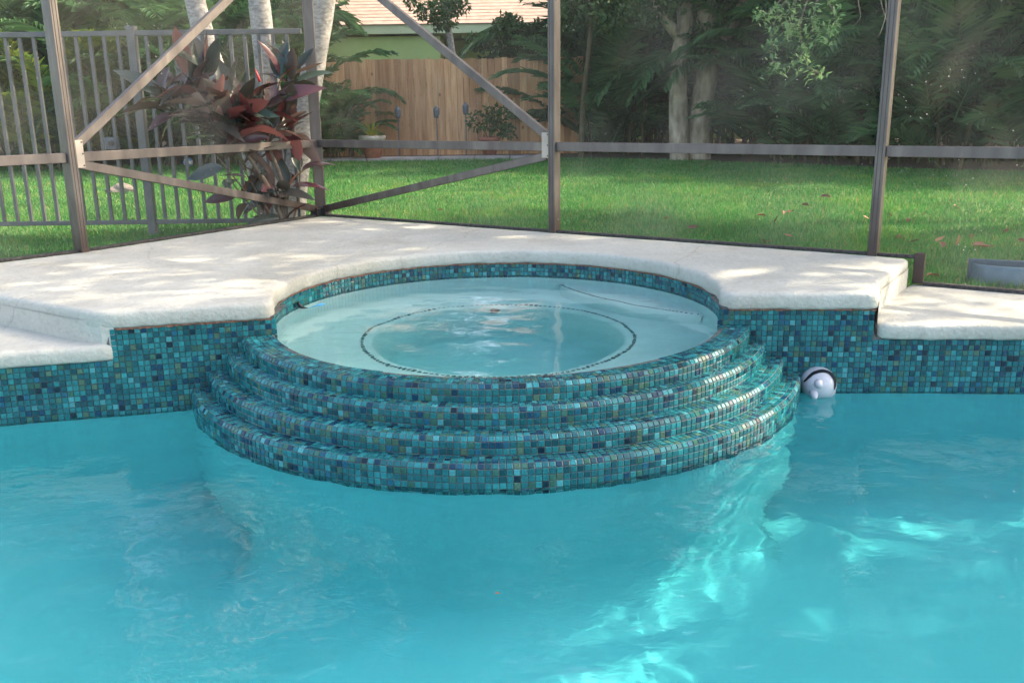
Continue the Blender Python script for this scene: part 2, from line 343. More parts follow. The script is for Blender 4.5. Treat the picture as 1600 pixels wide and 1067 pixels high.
# ------------------------------------------------------------------ key dimensions (metres, pool water at z = 0)
Z1, Z2, Z3, Z4 = 0.322, 0.253, 0.170, 0.095           # tops of rim and steps
RC = Vector((-0.079, 4.588, 0)); RK = [1.257, 1.332, 1.417, 1.499]
IC = Vector((-0.071, 4.525, 0)); R0 = 1.104           # spa water circle
ZD, ZL, ZG = 0.485, 0.335, 0.32                       # upper deck, lower decks, lawn
P0, P1, P2 = Vector((-3.06, 5.43, 0)), Vector((-2.737, 5.789, 0)), Vector((-1.581, 7.658, 0))
P3, P4, P5 = Vector((0.309, 6.417, 0)), Vector((2.099, 5.239, 0)), Vector((2.27, 5.127, 0))
PM1 = P0 + (P0 - P1) * 1.6; P6 = P4 + Vector((0.836, -0.549, 0)) * 2.15
WALL_L = [Vector(p) for p in ((-4.6, 3.30, 0), (-3.3, 3.62, 0), (-2.30, 3.868, 0), (-1.80, 3.989, 0), (-1.112, 4.1695, 0))]
WALL_R = [Vector(p) for p in ((0.992, 4.2275, 0), (1.72, 4.176, 0), (2.45, 4.126, 0), (4.6, 3.98, 0))]

# ------------------------------------------------------------------ lawn, bed, path
def fill(poly, z):
    bm = bmesh.new(); vs = [bm.verts.new((p[0], p[1], z)) for p in poly]
    es = [bm.edges.new((vs[i], vs[(i + 1) % len(vs)])) for i in range(len(vs))]
    bmesh.ops.triangle_fill(bm, use_beauty=True, edges=es, normal=(0, 0, 1))
    V = [v.co.copy() for v in bm.verts]; bm.verts.index_update(); Fc = []
    for f in bm.faces:
        q = [v.index for v in f.verts]; Fc.append(q if f.normal.z > 0 else q[::-1])
    bm.free(); return V, Fc
lawn_poly = [(-90, -30), (-9, 2.5), (-3.5, 5.02), (P1.x + .03, P1.y - .05), (P2.x, P2.y - .06), (P4.x, P4.y - .06), (2.85, 4.86), (6.5, 2.45), (90, -40), (90, 160), (-90, 160)]
tag(obj('lawn', fill(lawn_poly, ZG), M['lawn']), kind='structure')
bed_poly = [(-14, 18.0), (-6, 18.4), (-4.2, 18.9), (0.9, 18.9), (1.4, 18.8), (3.6, 17.3), (5.86, 14.75), (7.6, 13.5), (12, 11.0), (40, 2), (60, 60), (-60, 60), (-40, 16)]
tag(obj('planting_bed', fill(bed_poly, ZG + 0.012), M['soil']), kind='structure')
path = [Vector((-4.4, 19.55, 0)), Vector((0.9, 19.45, 0))]
path_o = tag(bpy.data.objects.new('path', None), kind='structure'); C.objects.link(path_o)
for i in range(7):
    x = -3.95 + i * 0.72
    obj('paver', box((x, 18.95, ZG + 0.03), 0.70, 0.62, 0.06, 0.0, 0.01), M['paver'], path_o)

def make_grass():
    rng = np.random.default_rng(5); n = 270000
    a = rng.uniform(-0.62, 0.62, n); d = 5.0 * (20.5 / 5.0) ** rng.uniform(0, 1, n)
    x, y = d * np.sin(a) / np.cos(a) * 1.0, d
    # keep what lies beyond the enclosure base and short of the bed
    def side(px, py, A, B): return (B.x - A.x) * (py - A.y) - (B.y - A.y) * (px - A.x)
    inside_l = (side(x, y, P1, P2) > 0.02) | (x > P2.x); inside_r = (side(x, y, P2, P6) > 0.02) | (x < P2.x)
    left0 = (side(x, y, PM1, P1) > 0.02) | (x > P1.x)
    keep = inside_l & inside_r & left0
    bx = np.array([p[0] for p in bed_poly[:9]]); by = np.array([p[1] for p in bed_poly[:9]])
    keep &= y < np.interp(x, bx, by) - 0.05 + rng.uniform(-.12, .12, n)
    keep &= ~((y > 18.62) & (x > -4.4) & (x < 1))
    x, y, d = x[keep], y[keep], d[keep]; n = len(x)
    patch = 0.75 + 0.5 * (np.sin(x * 2.1 + np.sin(y * 1.7)) * np.sin(y * 1.3 + x * .6) * .5 + .5)
    h = rng.uniform(0.025, 0.06, n) * patch; w = 0.0028 * (d / 5) ** 0.9 * rng.uniform(.7, 1.4, n) + 0.0008
    th = rng.uniform(0, 2 * PI, n); ln = rng.uniform(0, 0.9, n) * h; la = rng.uniform(0, 2 * PI, n)
    V = np.zeros((n, 3, 3)); cx, cy = np.cos(th) * w, np.sin(th) * w
    V[:, 0] = np.stack([x - cx, y - cy, np.full(n, ZG)], -1); V[:, 1] = np.stack([x + cx, y + cy, np.full(n, ZG)], -1)
    V[:, 2] = np.stack([x + np.cos(la) * ln, y + np.sin(la) * ln, ZG + h], -1)
    o = link('grass', np_mesh('grass', V.reshape(-1, 3), np.arange(n * 3).reshape(-1, 3), M['grass']))
    tag(o, 'short green lawn grass beyond the screen enclosure', 'grass', kind='stuff')
make_grass()

# ------------------------------------------------------------------ pool decks
def densify(poly, step, closed=True):
    out = []
    for i in range(len(poly) if closed else len(poly) - 1):
        a, b = Vector(poly[i]), Vector(poly[(i + 1) % len(poly)]); m = max(1, int((b - a).length / step))
        for j in range(m): out.append(a.lerp(b, j / m))
    if not closed: out.append(Vector(poly[-1]))
    return out
def round_corners(poly, r, sharp=()):
    out = []; n = len(poly)
    for i in range(n):
        p, a, b = Vector(poly[i]), Vector(poly[i - 1]), Vector(poly[(i + 1) % n])
        d1, d2 = (a - p), (b - p)
        if i in sharp or d1.length < 2.2 * r or d2.length < 2.2 * r: out.append(p); continue
        u, v = d1.normalized() * r, d2.normalized() * r
        for k in range(5):
            t = k / 4; out.append((p + u) * (1 - t) ** 2 + p * 2 * t * (1 - t) + (p + v) * t * t)
    return out
def deck(name, poly, ztop, thick, prof=None):
    """slab with a bullnosed, slightly uneven edge; poly runs counter-clockwise"""
    rng = random.Random(len(poly)); n = len(poly)
    prof = [(0.040, 0), (0.022, -0.002), (0.010, -0.007), (0.003, -0.014), (0.0, -0.025), (0.0, -thick + 0.016), (0.006, -thick + 0.005), (0.03, -thick), (0.10, -thick)]
    nor = []
    for i in range(n):
        a, p, b = poly[i - 1], poly[i], poly[(i + 1) % n]
        n1 = Vector((-(p - a).y, (p - a).x, 0)).normalized(); n2 = Vector((-(b - p).y, (b - p).x, 0)).normalized()
        m = n1 + n2; m = m.normalized() / max(0.5, m.normalized().dot(n1)) if m.length > 1e-4 else n1
        nor.append(m)
    V, Fc = [], []; k = len(prof); ph = [rng.uniform(0, 6.28) for _ in range(6)]
    for i, p in enumerate(poly):
        w = 0.0022 * math.sin(p.x * 17 + ph[0]) * math.sin(p.y * 13 + ph[1]) + 0.002 * math.sin(p.x * 43 + p.y * 31 + ph[2])
        for j, (off, dz) in enumerate(prof):
            q = p + nor[i] * (off + (w if j < 8 else 0)); V.append(Vector((q.x, q.y, ztop + dz + (w * .7 if 0 < j < 7 else 0))))
    for i in range(n):
        i2 = (i + 1) % n
        for j in range(k - 1): Fc.append([i * k + j, i * k + j + 1, i2 * k + j + 1, i2 * k + j])
    top = [(V[i * k].x, V[i * k].y) for i in range(n)]
    tv, tf = fill(top, ztop); b = len(V); V += tv; Fc += [[i + b for i in f] for f in tf]
    bm = bmesh.new(); bv = [bm.verts.new(v) for v in V]
    for f in Fc:
        try: bm.faces.new([bv[i] for i in f])
        except ValueError: pass
    bmesh.ops.remove_doubles(bm, verts=bm.verts, dist=0.0004)
    me = bpy.data.meshes.new(name); bm.to_mesh(me); bm.free(); me.materials.append(M['deck'])
    me.polygons.foreach_set('use_smooth', [True] * len(me.polygons))
    o = link(name, me); return o

arc = []
a_l, a_r = math.radians(198.5), math.radians(-16.5)
for i in range(97):
    a = a_l + (a_r - a_l) * i / 96; arc.append(IC + Vector(((R0 - 0.010) * math.cos(a), (R0 - 0.010) * math.sin(a), 0)))
ov = Vector((0.0, -0.016, 0))
def bez(p, c, q, m=6): return [p * (1 - t) ** 2 + c * 2 * t * (1 - t) + q * t * t for t in [k / m for k in range(m + 1)]]
fl_, fr_ = [Vector((-1.84, 3.975, 0)), Vector((-1.117, 4.165, 0)) + ov], [Vector((1.010, 4.226, 0)) + ov, Vector((1.715, 4.176, 0)) + ov]
cl_, cr_ = fl_[1], fr_[0]
arc_in = [p for p in arc if (p - cl_).length > .065 and (p - cr_).length > .065 and p.y > 4.15]
left_c = bez(cl_ + (fl_[0] - cl_).normalized() * .065, cl_, arc_in[0]); right_c = bez(arc_in[-1], cr_, cr_ + (fr_[1] - cr_).normalized() * .065)
core = round_corners([P0, Vector((-3.9, 5.0, 0)), Vector((-2.55, 4.43, 0)), Vector((-2.0, 4.06, 0)), fl_[0], left_c[0]], .055, sharp=(0, 5))
core2 = round_corners([right_c[-1], fr_[1], Vector((1.83, 4.45, 0)), P5 + Vector((-.01, -.02, 0)), P4, P3, P2, P1], .055, sharp=(0, 4, 5, 6, 7))
upper = core[1:] + left_c[1:-1] + arc_in + right_c[1:-1] + core2 + [P0]
upper_d = densify(upper, 0.06)
up_o = tag(deck('pool_deck', upper_d, ZD, 0.085), kind='structure')
obj('slab_core', fill([p + Vector((0, 0, 0)) for p in [Vector((-3.8, 5.0, 0)), Vector((-2.5, 4.5, 0)), Vector((-1.8, 4.06, 0)), Vector((-1.14, 4.24, 0))]] +
    [IC + Vector(((R0 + .04) * math.cos(a_l + (a_r - a_l) * i / 48), (R0 + .04) * math.sin(a_l + (a_r - a_l) * i / 48), 0)) for i in range(49)] +
    [Vector((1.06, 4.28, 0)), Vector((1.70, 4.24, 0)), Vector((1.80, 4.46, 0)), P5, P4, P3, P2, P1, P0], ZD - 0.083), M['grout'], up_o)
low_l = [Vector((-5.0, 3.19, 0)), Vector((-3.3, 3.604, 0)), Vector((-2.30, 3.852, 0)), Vector((-1.79, 3.975, 0)), Vector((-1.80, 4.12, 0)), Vector((-2.5, 4.60, 0)), Vector((-5.0, 5.6, 0))]
tag(deck('pool_deck', densify(round_corners(low_l, 0.055, sharp=(4, 5, 6)), 0.06), ZL, 0.080), kind='structure')
low_r = [Vector((1.725, 4.158, 0)), Vector((2.45, 4.108, 0)), Vector((5.0, 3.93, 0)), Vector((5.0, 3.42, 0)) + Vector((0, .6, 0)), Vector((2.84, 4.925, 0)), Vector((2.30, 5.155, 0)), Vector((1.86, 4.62, 0)), Vector((1.735, 4.30, 0))]
tag(deck('pool_deck', densify(round_corners(low_r, 0.055, sharp=(3, 4, 5, 6, 7)), 0.06), ZL, 0.080), kind='structure')

def riser_wall(name, pts, z0, z1, mat, parent):
    V, Fc = [], []
    for p in pts: V += [(p.x, p.y, z0), (p.x, p.y, z1)]
    for i in range(len(pts) - 1): Fc.append([2 * i, 2 * i + 2, 2 * i + 3, 2 * i + 1])
    return obj(name, (V, Fc), mat, parent)
riser_wall('riser_face', [Vector(p) for p in ((-3.9, 4.993, 0), (-2.552, 4.424, 0), (-2.002, 4.054, 0), (-1.845, 3.984, 0), (-1.79, 3.992, 0))], ZL - .06, ZD - .048, M['deck'], up_o)
riser_wall('riser_face', [Vector(p) for p in ((1.727, 4.19, 0), (1.834, 4.448, 0), (2.20, 5.0, 0), (2.24, 5.075, 0))], ZL - .06, ZD - .048, M['deck'], up_o)

# ------------------------------------------------------------------ mosaic tiles
PALETTE = [((0.002, 0.115, 0.138), 32), ((0.004, 0.160, 0.182), 27), ((0.008, 0.21, 0.235), 12), ((0.002, 0.070, 0.090), 13), ((0.001, 0.046, 0.092), 7),
           ((0.001, 0.022, 0.04), 3), ((0.04, 0.28, 0.315), 3.5), ((0.026, 0.125, 0.10), 7), ((0.06, 0.145, 0.105), 3), ((0.003, 0.10, 0.165), 3)]
PC = [c for c, w in PALETTE]; PW = [w for c, w in PALETTE]
PITCH_T = 0.0257
def tile_mesh(w, h):
    t, i, b = 0.0026, 0.0014, -0.001
    V = [(-w / 2, -h / 2, b), (w / 2, -h / 2, b), (w / 2, h / 2, b), (-w / 2, h / 2, b),
         (-w / 2 + i * .3, -h / 2 + i * .3, t * .6), (w / 2 - i * .3, -h / 2 + i * .3, t * .6), (w / 2 - i * .3, h / 2 - i * .3, t * .6), (-w / 2 + i * .3, h / 2 - i * .3, t * .6),
         (-w / 2 + i * 1.6, -h / 2 + i * 1.6, t), (w / 2 - i * 1.6, -h / 2 + i * 1.6, t), (w / 2 - i * 1.6, h / 2 - i * 1.6, t), (-w / 2 + i * 1.6, h / 2 - i * 1.6, t)]
    Fc = [[8, 9, 10, 11]]
    for a in (0, 4):
        for k in range(4): Fc.append([a + k, a + (k + 1) % 4, a + 4 + (k + 1) % 4, a + 4 + k])
    return V, Fc
class Tiles:
    def __init__(self, seed): self.L = []; self.rng = random.Random(seed)
    def add(self, pos, u, n, w, h, singles=True):
        """u: tile's width direction, n: outward normal"""
        n = Vector(n).normalized(); u = Vector(u); u = (u - n * u.dot(n)).normalized(); v = n.cross(u)
        r = self.rng; c = r.choices(PC, PW)[0]; g = r.uniform(.85, 1.15); c = tuple(x * g for x in c)
        # hand-laid: tiny tilts
        n2 = (n + u * r.gauss(0, .022) + v * r.gauss(0, .022)).normalized(); u = (u - n2 * u.dot(n2)).normalized(); v = n2.cross(u)
        d = Vector(pos) - Vector((0, 0, CAM_Z)); area = w * h * max(0, -d.normalized().dot(n)) / d.length_squared
        inview = abs(d.x / max(d.y, .1)) < 0.56 and pos[2] > 0.0
        self.L.append((area if (singles and inview) else -1, Vector(pos), u, v, n2, w, h, c))
    def build(self, parent, nmax=300):
        self.L.sort(key=lambda t: -t[0]); cache = {}
        def key(t): return (round(t[5], 4), round(t[6], 4))
        k = 0
        for t in self.L[:nmax]:
            if t[0] <= 0: break
            if key(t) not in cache: cache[key(t)] = make_mesh('tile', *tile_mesh(t[5], t[6]), M['tile1'])
            o = bpy.data.objects.new('tile', cache[key(t)]); C.objects.link(o)
            m = Matrix((t[2], t[3], t[4])).transposed().to_4x4(); m.translation = t[1]
            o.parent = parent; o.matrix_parent_inverse = parent_inv(parent); o.matrix_basis = m; o.color = (*t[7], 1); k += 1
        V, Fc, col = [], [], []
        for t in self.L[k:]:
            tv, tf = tile_mesh(t[5], t[6]); b = len(V)
            V += [t[1] + t[2] * a + t[3] * c + t[4] * d for a, c, d in tv]; Fc += [[i + b for i in f] for f in tf]; col += [t[7]] * len(tv)
        if V:
            me = make_mesh('mosaic_tiles', V, Fc, M['tileN']); at_ = me.color_attributes.new('tint', 'FLOAT_COLOR', 'POINT')
            at_.data.foreach_set('color', np.concatenate([np.array(col, np.float32), np.ones((len(col), 1), np.float32)], 1).ravel())
            o = link('mosaic_tiles', me, parent); o['kind'] = 'stuff'

def pool_wall(pts, tops, label, seed, x_lo, x_hi):
    """tiled wall along a polyline; tops(x) gives the top of the tiles"""
    root = empty('pool_wall', (sum(p.x for p in pts) / len(pts), sum(p.y for p in pts) / len(pts), 0), label, 'wall')
    back = Vector((0, 0.006, 0)); dp = densify(pts, 0.05, False)
    V, Fc = [], []
    for p in dp: V += [(p.x, p.y + .003, -0.035), (p.x, p.y + .003, tops(p.x) + .01), (p.x, p.y + .25, tops(p.x) + .01)]
    for i in range(len(dp) - 1):
        Fc.append([3 * i, 3 * i + 3, 3 * i + 4, 3 * i + 1]); Fc.append([3 * i + 1, 3 * i + 4, 3 * i + 5, 3 * i + 2])
    obj('grout_bed', (V, Fc), M['grout'], root)
    T = Tiles(seed); L = 0.0; fine = densify(pts, 0.002, False); nxt = 0.0
    for a, b in zip(fine[:-1], fine[1:]):
        L += (b - a).length
        if L < nxt: continue
        nxt = L + PITCH_T
        if not (x_lo < a.x < x_hi): continue
        u = (b - a).normalized(); n = Vector((u.y, -u.x, 0)); top = tops(a.x)
        z = top - PITCH_T / 2 - .001
        while z > -0.026:
            T.add(Vector((a.x, a.y + .001, z)), u, n, 0.0236, 0.0236); z -= PITCH_T
    T.build(root)
    return root
pool_wall(WALL_L, lambda x: 0.402 if x > -1.80 else 0.257, 'blue and teal mosaic tiled pool wall under the left deck coping', 3, -4.58, -0.98)
pool_wall(WALL_R, lambda x: 0.402 if x < 1.72 else 0.257, 'blue and teal mosaic tiled pool wall beside the white floating toy', 4, 0.95, 4.58)

# brown joint under the coping: dirt line and shadow gap in one colour
def joint(pts, z, parent):
    rng = random.Random(int(z * 1000)); dp = densify(pts, 0.012, False); V, Fc = [], []
    for p in dp:
        a = rng.uniform(0.001, 0.006); V += [(p.x, p.y - 0.006, z + .004), (p.x, p.y - 0.006 - a * .4, z - a)]
    for i in range(len(dp) - 1): Fc.append([2 * i, 2 * i + 1, 2 * i + 3, 2 * i + 2])
    obj('gap_joint', (V, Fc), M['shadow_gap'], parent)
joint([Vector((-1.78, 3.993, 0)), Vector((-1.12, 4.166, 0))], 0.401, up_o)
joint([Vector((1.03, 4.224, 0)), Vector((1.71, 4.176, 0))], 0.401, up_o)
joint([IC + Vector(((R0 - .006) * math.cos(a_l + (a_r - a_l) * i / 80), (R0 - .006) * math.sin(a_l + (a_r - a_l) * i / 80) + .006, 0)) for i in range(81)], 0.401, up_o)

# ------------------------------------------------------------------ raised spa with its spill steps
spa = empty('spa', (RC.x, RC.y, 0), 'raised round spa with four curved mosaic tiled spill steps', 'spa')
A0, A1 = math.radians(190), math.radians(350)
tops = [Z1, Z2, Z3, Z4]; bots = [Z2 - .01, Z3 - .01, Z4 - .01, -0.035]; BEV = 0.013
T = Tiles(9)
def ring_pt(r, a, z): return Vector((RC.x + r * math.cos(a), RC.y + r * math.sin(a), z))
for k in range(4):
    R, zt, zb = RK[k], tops[k], bots[k]
    rin = RK[k - 1] + BEV - .01 if k else R - .02
    st = obj('step', lathe([(rin, zt), (R, zt), (R + BEV, zt - .017), (R + BEV, zb)], (RC.x, RC.y, 0), 110, A0, A1), M['grout'], spa)
    def wall_clip(p): # tiles stop at the pool walls
        if p.x < 0: return p.y < 4.212 + (p.x + .95) * 0.2624 - .008
        return p.y < 4.234 - (p.x - .9) * 0.0707 - .008
    na = int((A1 - A0) * R / PITCH_T)
    for i in range(na):
        a = A0 + (A1 - A0) * (i + .5) / na; rad = Vector((math.cos(a), math.sin(a), 0)); tan = Vector((-math.sin(a), math.cos(a), 0))
        if not wall_clip(ring_pt(R + BEV, a, 0)): continue
        wt = PITCH_T - .0021
        T.add(ring_pt(R + BEV / 2, a, zt - .0085), tan, rad * .8 + Vector((0, 0, .62)), wt, .0198)          # nosing
        z = zt - .0175 - PITCH_T / 2
        while z + PITCH_T / 2 > zb + .004:
            T.add(ring_pt(R + BEV, a, z), tan, rad, wt, .0236); z -= PITCH_T                                # riser
        if k:                                                                                                # tread
            w = R - (RK[k - 1] + BEV); nr = 3; ph = w / nr
            for j in range(nr):
                rr = R - ph * (j + .5); T.add(ring_pt(rr, a, zt), tan, (0, 0, 1), wt * rr / R, ph - .002, k > 0)
        else:                                                                                                # rim
            j = 0
            while True:
                rr = R - PITCH_T * (j + .5); p = ring_pt(rr, a, zt)
                if (Vector((p.x, p.y, 0)) - IC).length < R0 + .008 or j > 8: break
                T.add(p, tan, (0, 0, 1), wt * rr / R, .0236); j += 1
# rim bed between the inner and the outer circle
V, Fc = [], []
for i in range(111):
    a = A0 + (A1 - A0) * i / 110; d = Vector((math.cos(a), math.sin(a), 0)); o = RC - IC
    b = o.dot(d); t = -b + math.sqrt(b * b - o.length_squared + R0 ** 2); q = RC + d * t
    V += [(q.x, q.y, Z1 - .03), (q.x, q.y, Z1), (ring_pt(RK[0], a, 0).x, ring_pt(RK[0], a, 0).y, Z1 - .0004)]
for i in range(110):
    Fc += [[3 * i, 3 * i + 1, 3 * i + 4, 3 * i + 3], [3 * i + 1, 3 * i + 2, 3 * i + 5, 3 * i + 4]]
obj('rim', (V, Fc), M['grout'], spa)
# tile band round the back above the water
obj('band', lathe([(R0 + .004, 0.27), (R0 + .004, 0.41)], (IC.x, IC.y, 0), 120, math.radians(-15.8), math.radians(198.8)), M['grout'], spa)
na = int(math.radians(214) * R0 / PITCH_T)
for i in range(na):
    a = math.radians(-15.5) + math.radians(214) * (i + .5) / na
    rad = Vector((math.cos(a), math.sin(a), 0)); tan = Vector((math.sin(a), -math.cos(a), 0))
    for j in range(5): T.add(IC + rad * (R0 + .003) + Vector((0, 0, 0.401 - PITCH_T * (j + .5))), tan, -rad, PITCH_T - .0021, .0236)
T.build(spa)
shell = obj('spa_shell', lathe([(R0 + .02, 0.318), (R0 + .006, 0.300), (R0, 0.27), (R0 - .02, -0.02), (R0 - .06, -0.075), (0.70, -0.085), (0.655, -0.095), (0.63, -0.13), (0.59, -0.62), (0.53, -0.70), (0.0, -0.71)], (IC.x, IC.y, 0), 96), M['spa_plaster'], spa, True)
T2 = Tiles(11); nt_ = 150
for i in range(nt_):
    a = 2 * PI * i / nt_; rad = Vector((math.cos(a), math.sin(a), 0))
    T2.add(IC + rad * 0.69 + Vector((0, 0, -0.087)), (-rad.y, rad.x, 0), (0, 0, 1), .018, .017, False)
def seat_step():
    # raised seat against the back right of the spa, with its own dark trim line
    prof_a = [math.radians(8 + 62 * i / 24) for i in range(25)]; V, Fc = [], []
    for i, a in enumerate(prof_a):
        t = i / 24; depth = 0.30 * math.sin(PI * min(1, max(0, t)) ) ** 0.5
        ro, ri = R0 + .01, R0 - 0.02 - depth
        for r, z in ((ro, 0.12), (ri + .03, 0.12), (ri, 0.10), (ri - .01, -0.08)): V.append((IC.x + r * math.cos(a), IC.y + r * math.sin(a), z))
    for i in range(24):
        for k in range(3): Fc.append([4 * i + k, 4 * i + 4 + k, 4 * i + 5 + k, 4 * i + 1 + k])
    obj('seat', (V, Fc), M['spa_plaster'], spa, True)
    for i in range(60):
        t = i / 59; a = math.radians(8 + 62 * t); depth = 0.30 * max(0, math.sin(PI * t)) ** .5; r = R0 - .02 - depth + .05
        if r > R0 - .03: continue
        T2.add(IC + Vector((r * math.cos(a), r * math.sin(a), 0.122)), (-math.sin(a), math.cos(a), 0), (0, 0, 1), .014, .013, False)
seat_step()
PC_save = PC[:]; 
T2.L = [(t[0], t[1], t[2], t[3], t[4], t[5], t[6], (t[7][0] + .05, t[7][1] * .6 + .05, t[7][2] * .6 + .05)) for t in T2.L]
sh = obj('trim_line', ([], []), M['tileN'], spa)
V, Fc, col = [], [], []
for t in T2.L:
    tv, tf = tile_mesh(t[5], t[6]); b = len(V); V += [t[1] + t[2] * a + t[3] * c + t[4] * (d + .004) for a, c, d in tv]; Fc += [[i + b for i in f] for f in tf]; col += [t[7]] * len(tv)
me = make_mesh('trim_line', V, Fc, M['tileN']); at_ = me.color_attributes.new('tint', 'FLOAT_COLOR', 'POINT')
at_.data.foreach_set('color', np.concatenate([np.array(col, np.float32), np.ones((len(col), 1), np.float32)], 1).ravel()); sh.data = me; sh['kind'] = 'stuff'
obj('jet', tube([(IC.x - .03, IC.y + .632, -.16), (IC.x - .03, IC.y + .60, -.16)], [.032, .030], 16), M['grout'], spa)

# ------------------------------------------------------------------ pool basin and water
basin = [(p.x, p.y + .004) for p in reversed(WALL_R[1:])]
ringp = []
for i in range(161):
    a = math.radians(350) + math.radians(-160) * i / 160; q = ring_pt(RK[3] + BEV - .004, a, 0)
    wy = 4.212 + (q.x + .95) * 0.2624 if q.x < 0 else 4.234 - (q.x - .9) * 0.0707
    if q.y < wy + .004: ringp.append((q.x, q.y))
basin += ringp[::4] + [ringp[-1]]
basin += [(p.x, p.y + .004) for p in reversed(WALL_L[:-1])]
basin += [(-5.2, 2.6), (-5.2, 0.75), (5.2, 0.75), (5.2, 2.9)]
bp_ = [Vector((x, y, 0)) for x, y in basin]; cen = Vector((0, 2.4, 0)); V, Fc = [], []; n = len(bp_)
lv = [(0.0, -0.03), (0.0, -0.75), (0.03, -0.92), (0.10, -1.03), (0.22, -1.08)]
nor = []
for i in range(n):
    a, p, b = bp_[i - 1], bp_[i], bp_[(i + 1) % n]; d = (b - a).normalized(); m = Vector((-d.y, d.x, 0))
    if m.dot(cen - p) < 0: m = -m
    nor.append(m)
for i in range(n):
    for off, z in lv: q = bp_[i] + nor[i] * off; V.append((q.x, q.y, z))
m = len(lv)
for i in range(n):
    j = (i + 1) % n
    for k in range(m - 1): Fc.append([i * m + k, j * m + k, j * m + k + 1, i * m + k + 1])
Fc.append([i * m + m - 1 for i in range(n)])
pool = obj('pool_basin', (V, Fc), M['plaster'], None, True); tag(pool, kind='structure')
bm = bmesh.new(); bm.from_mesh(pool.data); bmesh.ops.triangulate(bm, faces=[f for f in bm.faces if len(f.verts) > 4]); bmesh.ops.recalc_face_normals(bm, faces=bm.faces)
bm.to_mesh(pool.data); bm.free()
near = riser_wall('near_wall', [Vector((-5.2, .75, 0)), Vector((5.2, .75, 0))], -.1, .26, M['grout'], pool)

def waves(x, y, seed, lo, hi, amp, n=36):
    rng = np.random.default_rng(seed); z = 0 * x
    for i in range(n):
        th = rng.uniform(0, 2 * PI); lam = lo * (hi / lo) ** rng.uniform(0, 1); k = 2 * PI / lam
        z = z + lam * amp * np.sin(k * (x * np.cos(th) + y * np.sin(th)) + rng.uniform(0, 2 * PI))
    return z
def water_grid():
    nx, ny = 720, 250; x, y = np.meshgrid(np.linspace(-5.2, 5.2, nx), np.linspace(0.74, 4.32, ny))
    z = waves(x, y, 2, .11, .5, .00085, 44)
    d = np.hypot(x - RC.x, y - RC.y) - (RK[3] + BEV)
    z += 0.0022 * np.exp(-np.clip(d, 0, 9) / .10) * (np.sin(d * 95 + 2.2 * np.sin(np.arctan2(y - RC.y, x - RC.x) * 31)) + waves(x, y, 7, .05, .09, 4.0, 14) * .9)
    idx = np.arange(nx * ny).reshape(ny, nx)
    q = np.stack([idx[:-1, :-1], idx[:-1, 1:], idx[1:, 1:], idx[1:, :-1]], -1).reshape(-1, 4)
    dc = np.hypot(x - RC.x, y - RC.y).ravel(); keep = (dc[q] > RK[3] - .03).all(1)
    q = q[keep]; used = np.unique(q); remap = np.full(nx * ny, -1); remap[used] = np.arange(len(used))
    V = np.stack([x.ravel(), y.ravel(), z.ravel()], -1)[used]
    o = link('pool_water', np_mesh('pool_water', V, remap[q], M['water'], True)); tag(o, kind='structure'); return o
pw = water_grid()
def spa_surface():
    V, Fc = [(IC.x, IC.y, 0)], []; nr, na = 60, 180
    for i in range(1, nr + 1):
        for j in range(na):
            a = 2 * PI * j / na; r = (R0 + .004) * i / nr; V.append((IC.x + r * math.cos(a), IC.y + r * math.sin(a), 0))
    V = np.array(V); V[:, 2] = Z1 + .0005 + waves(V[:, 0], V[:, 1], 12, .10, .45, .0006)
    for j in range(na): Fc.append([0, 1 + j, 1 + (j + 1) % na])
    for i in range(nr - 1):
        for j in range(na): Fc.append([1 + i * na + j, 1 + (i + 1) * na + j, 1 + (i + 1) * na + (j + 1) % na, 1 + i * na + (j + 1) % na])
    o = obj('spa_water', (V.tolist(), Fc), M['spa_water'], None, True); tag(o, kind='structure'); return o
sw = spa_surface()
for o in (pw,): o.cycles.is_caustics_caster = True
for o in (pool,): o.cycles.is_caustics_receiver = True

# ------------------------------------------------------------------ screen enclosure
enc = empty('screen_enclosure', (P2.x, P2.y, ZD), 'weathered bronze aluminium screen enclosure with diagonal braces round the pool deck', 'enclosure')
HT = 2.75
dL, dR, d0 = (P2 - P1).normalized(), (P4 - P2).normalized(), (P1 - P0).normalized()
def post(p, d, z0=ZD, w=0.052, dep=0.085, cap=True):
    n = Vector((-d.y, d.x, 0))
    o = obj('post', bar(p + Vector((0, 0, z0)), p + Vector((0, 0, HT)), w, dep, d, .003), M['metal'], enc)
    # spline grooves on the inner face
    for s in (-.011, .011):
        obj('groove', bar(p + d * s - n * (dep / 2 + .0005) + Vector((0, 0, z0 + .02)), p + d * s - n * (dep / 2 + .0005) + Vector((0, 0, HT - .02)), .003, .003, d, .0005), M['screw'], o)
        obj('groove', bar(p + d * s + n * (dep / 2 + .0005) + Vector((0, 0, z0 + .02)), p + d * s + n * (dep / 2 + .0005) + Vector((0, 0, HT - .02)), .003, .003, d, .0005), M['screw'], o)
    return o
for p, d in ((P0 + (P0 - P1) * 1.6, d0), (P1, dL), (P2, (dL - dR).normalized()), (P3, dR), (P4, dR), (P6, dR)): post(p, d)
def rail(a, b, z, h=0.06, w=0.045, name='rail', inset=.03):
    d = (b - a).normalized(); return obj(name, bar(a + d * inset + Vector((0, 0, z)), b - d * inset + Vector((0, 0, z)), w, h, d.cross(Vector((0, 0, 1))), .003), M['metal'], enc)
segs = [(PM1, P1), (P1, P2), (P2, P3), (P3, P4), (P4, P6)]
for a, b in segs:
    rail(a, b, 1.075); rail(a, b, HT + .03, 0.10, .06)
    d = (b - a).normalized()
    if a is not P4: obj('base_channel', bar(a + d * .028 + Vector((0, 0, ZD + .008)), b - d * .028 + Vector((0, 0, ZD + .008)), .045, .018, d.cross(Vector((0, 0, 1))), .004), M['base'], enc)
d = dR
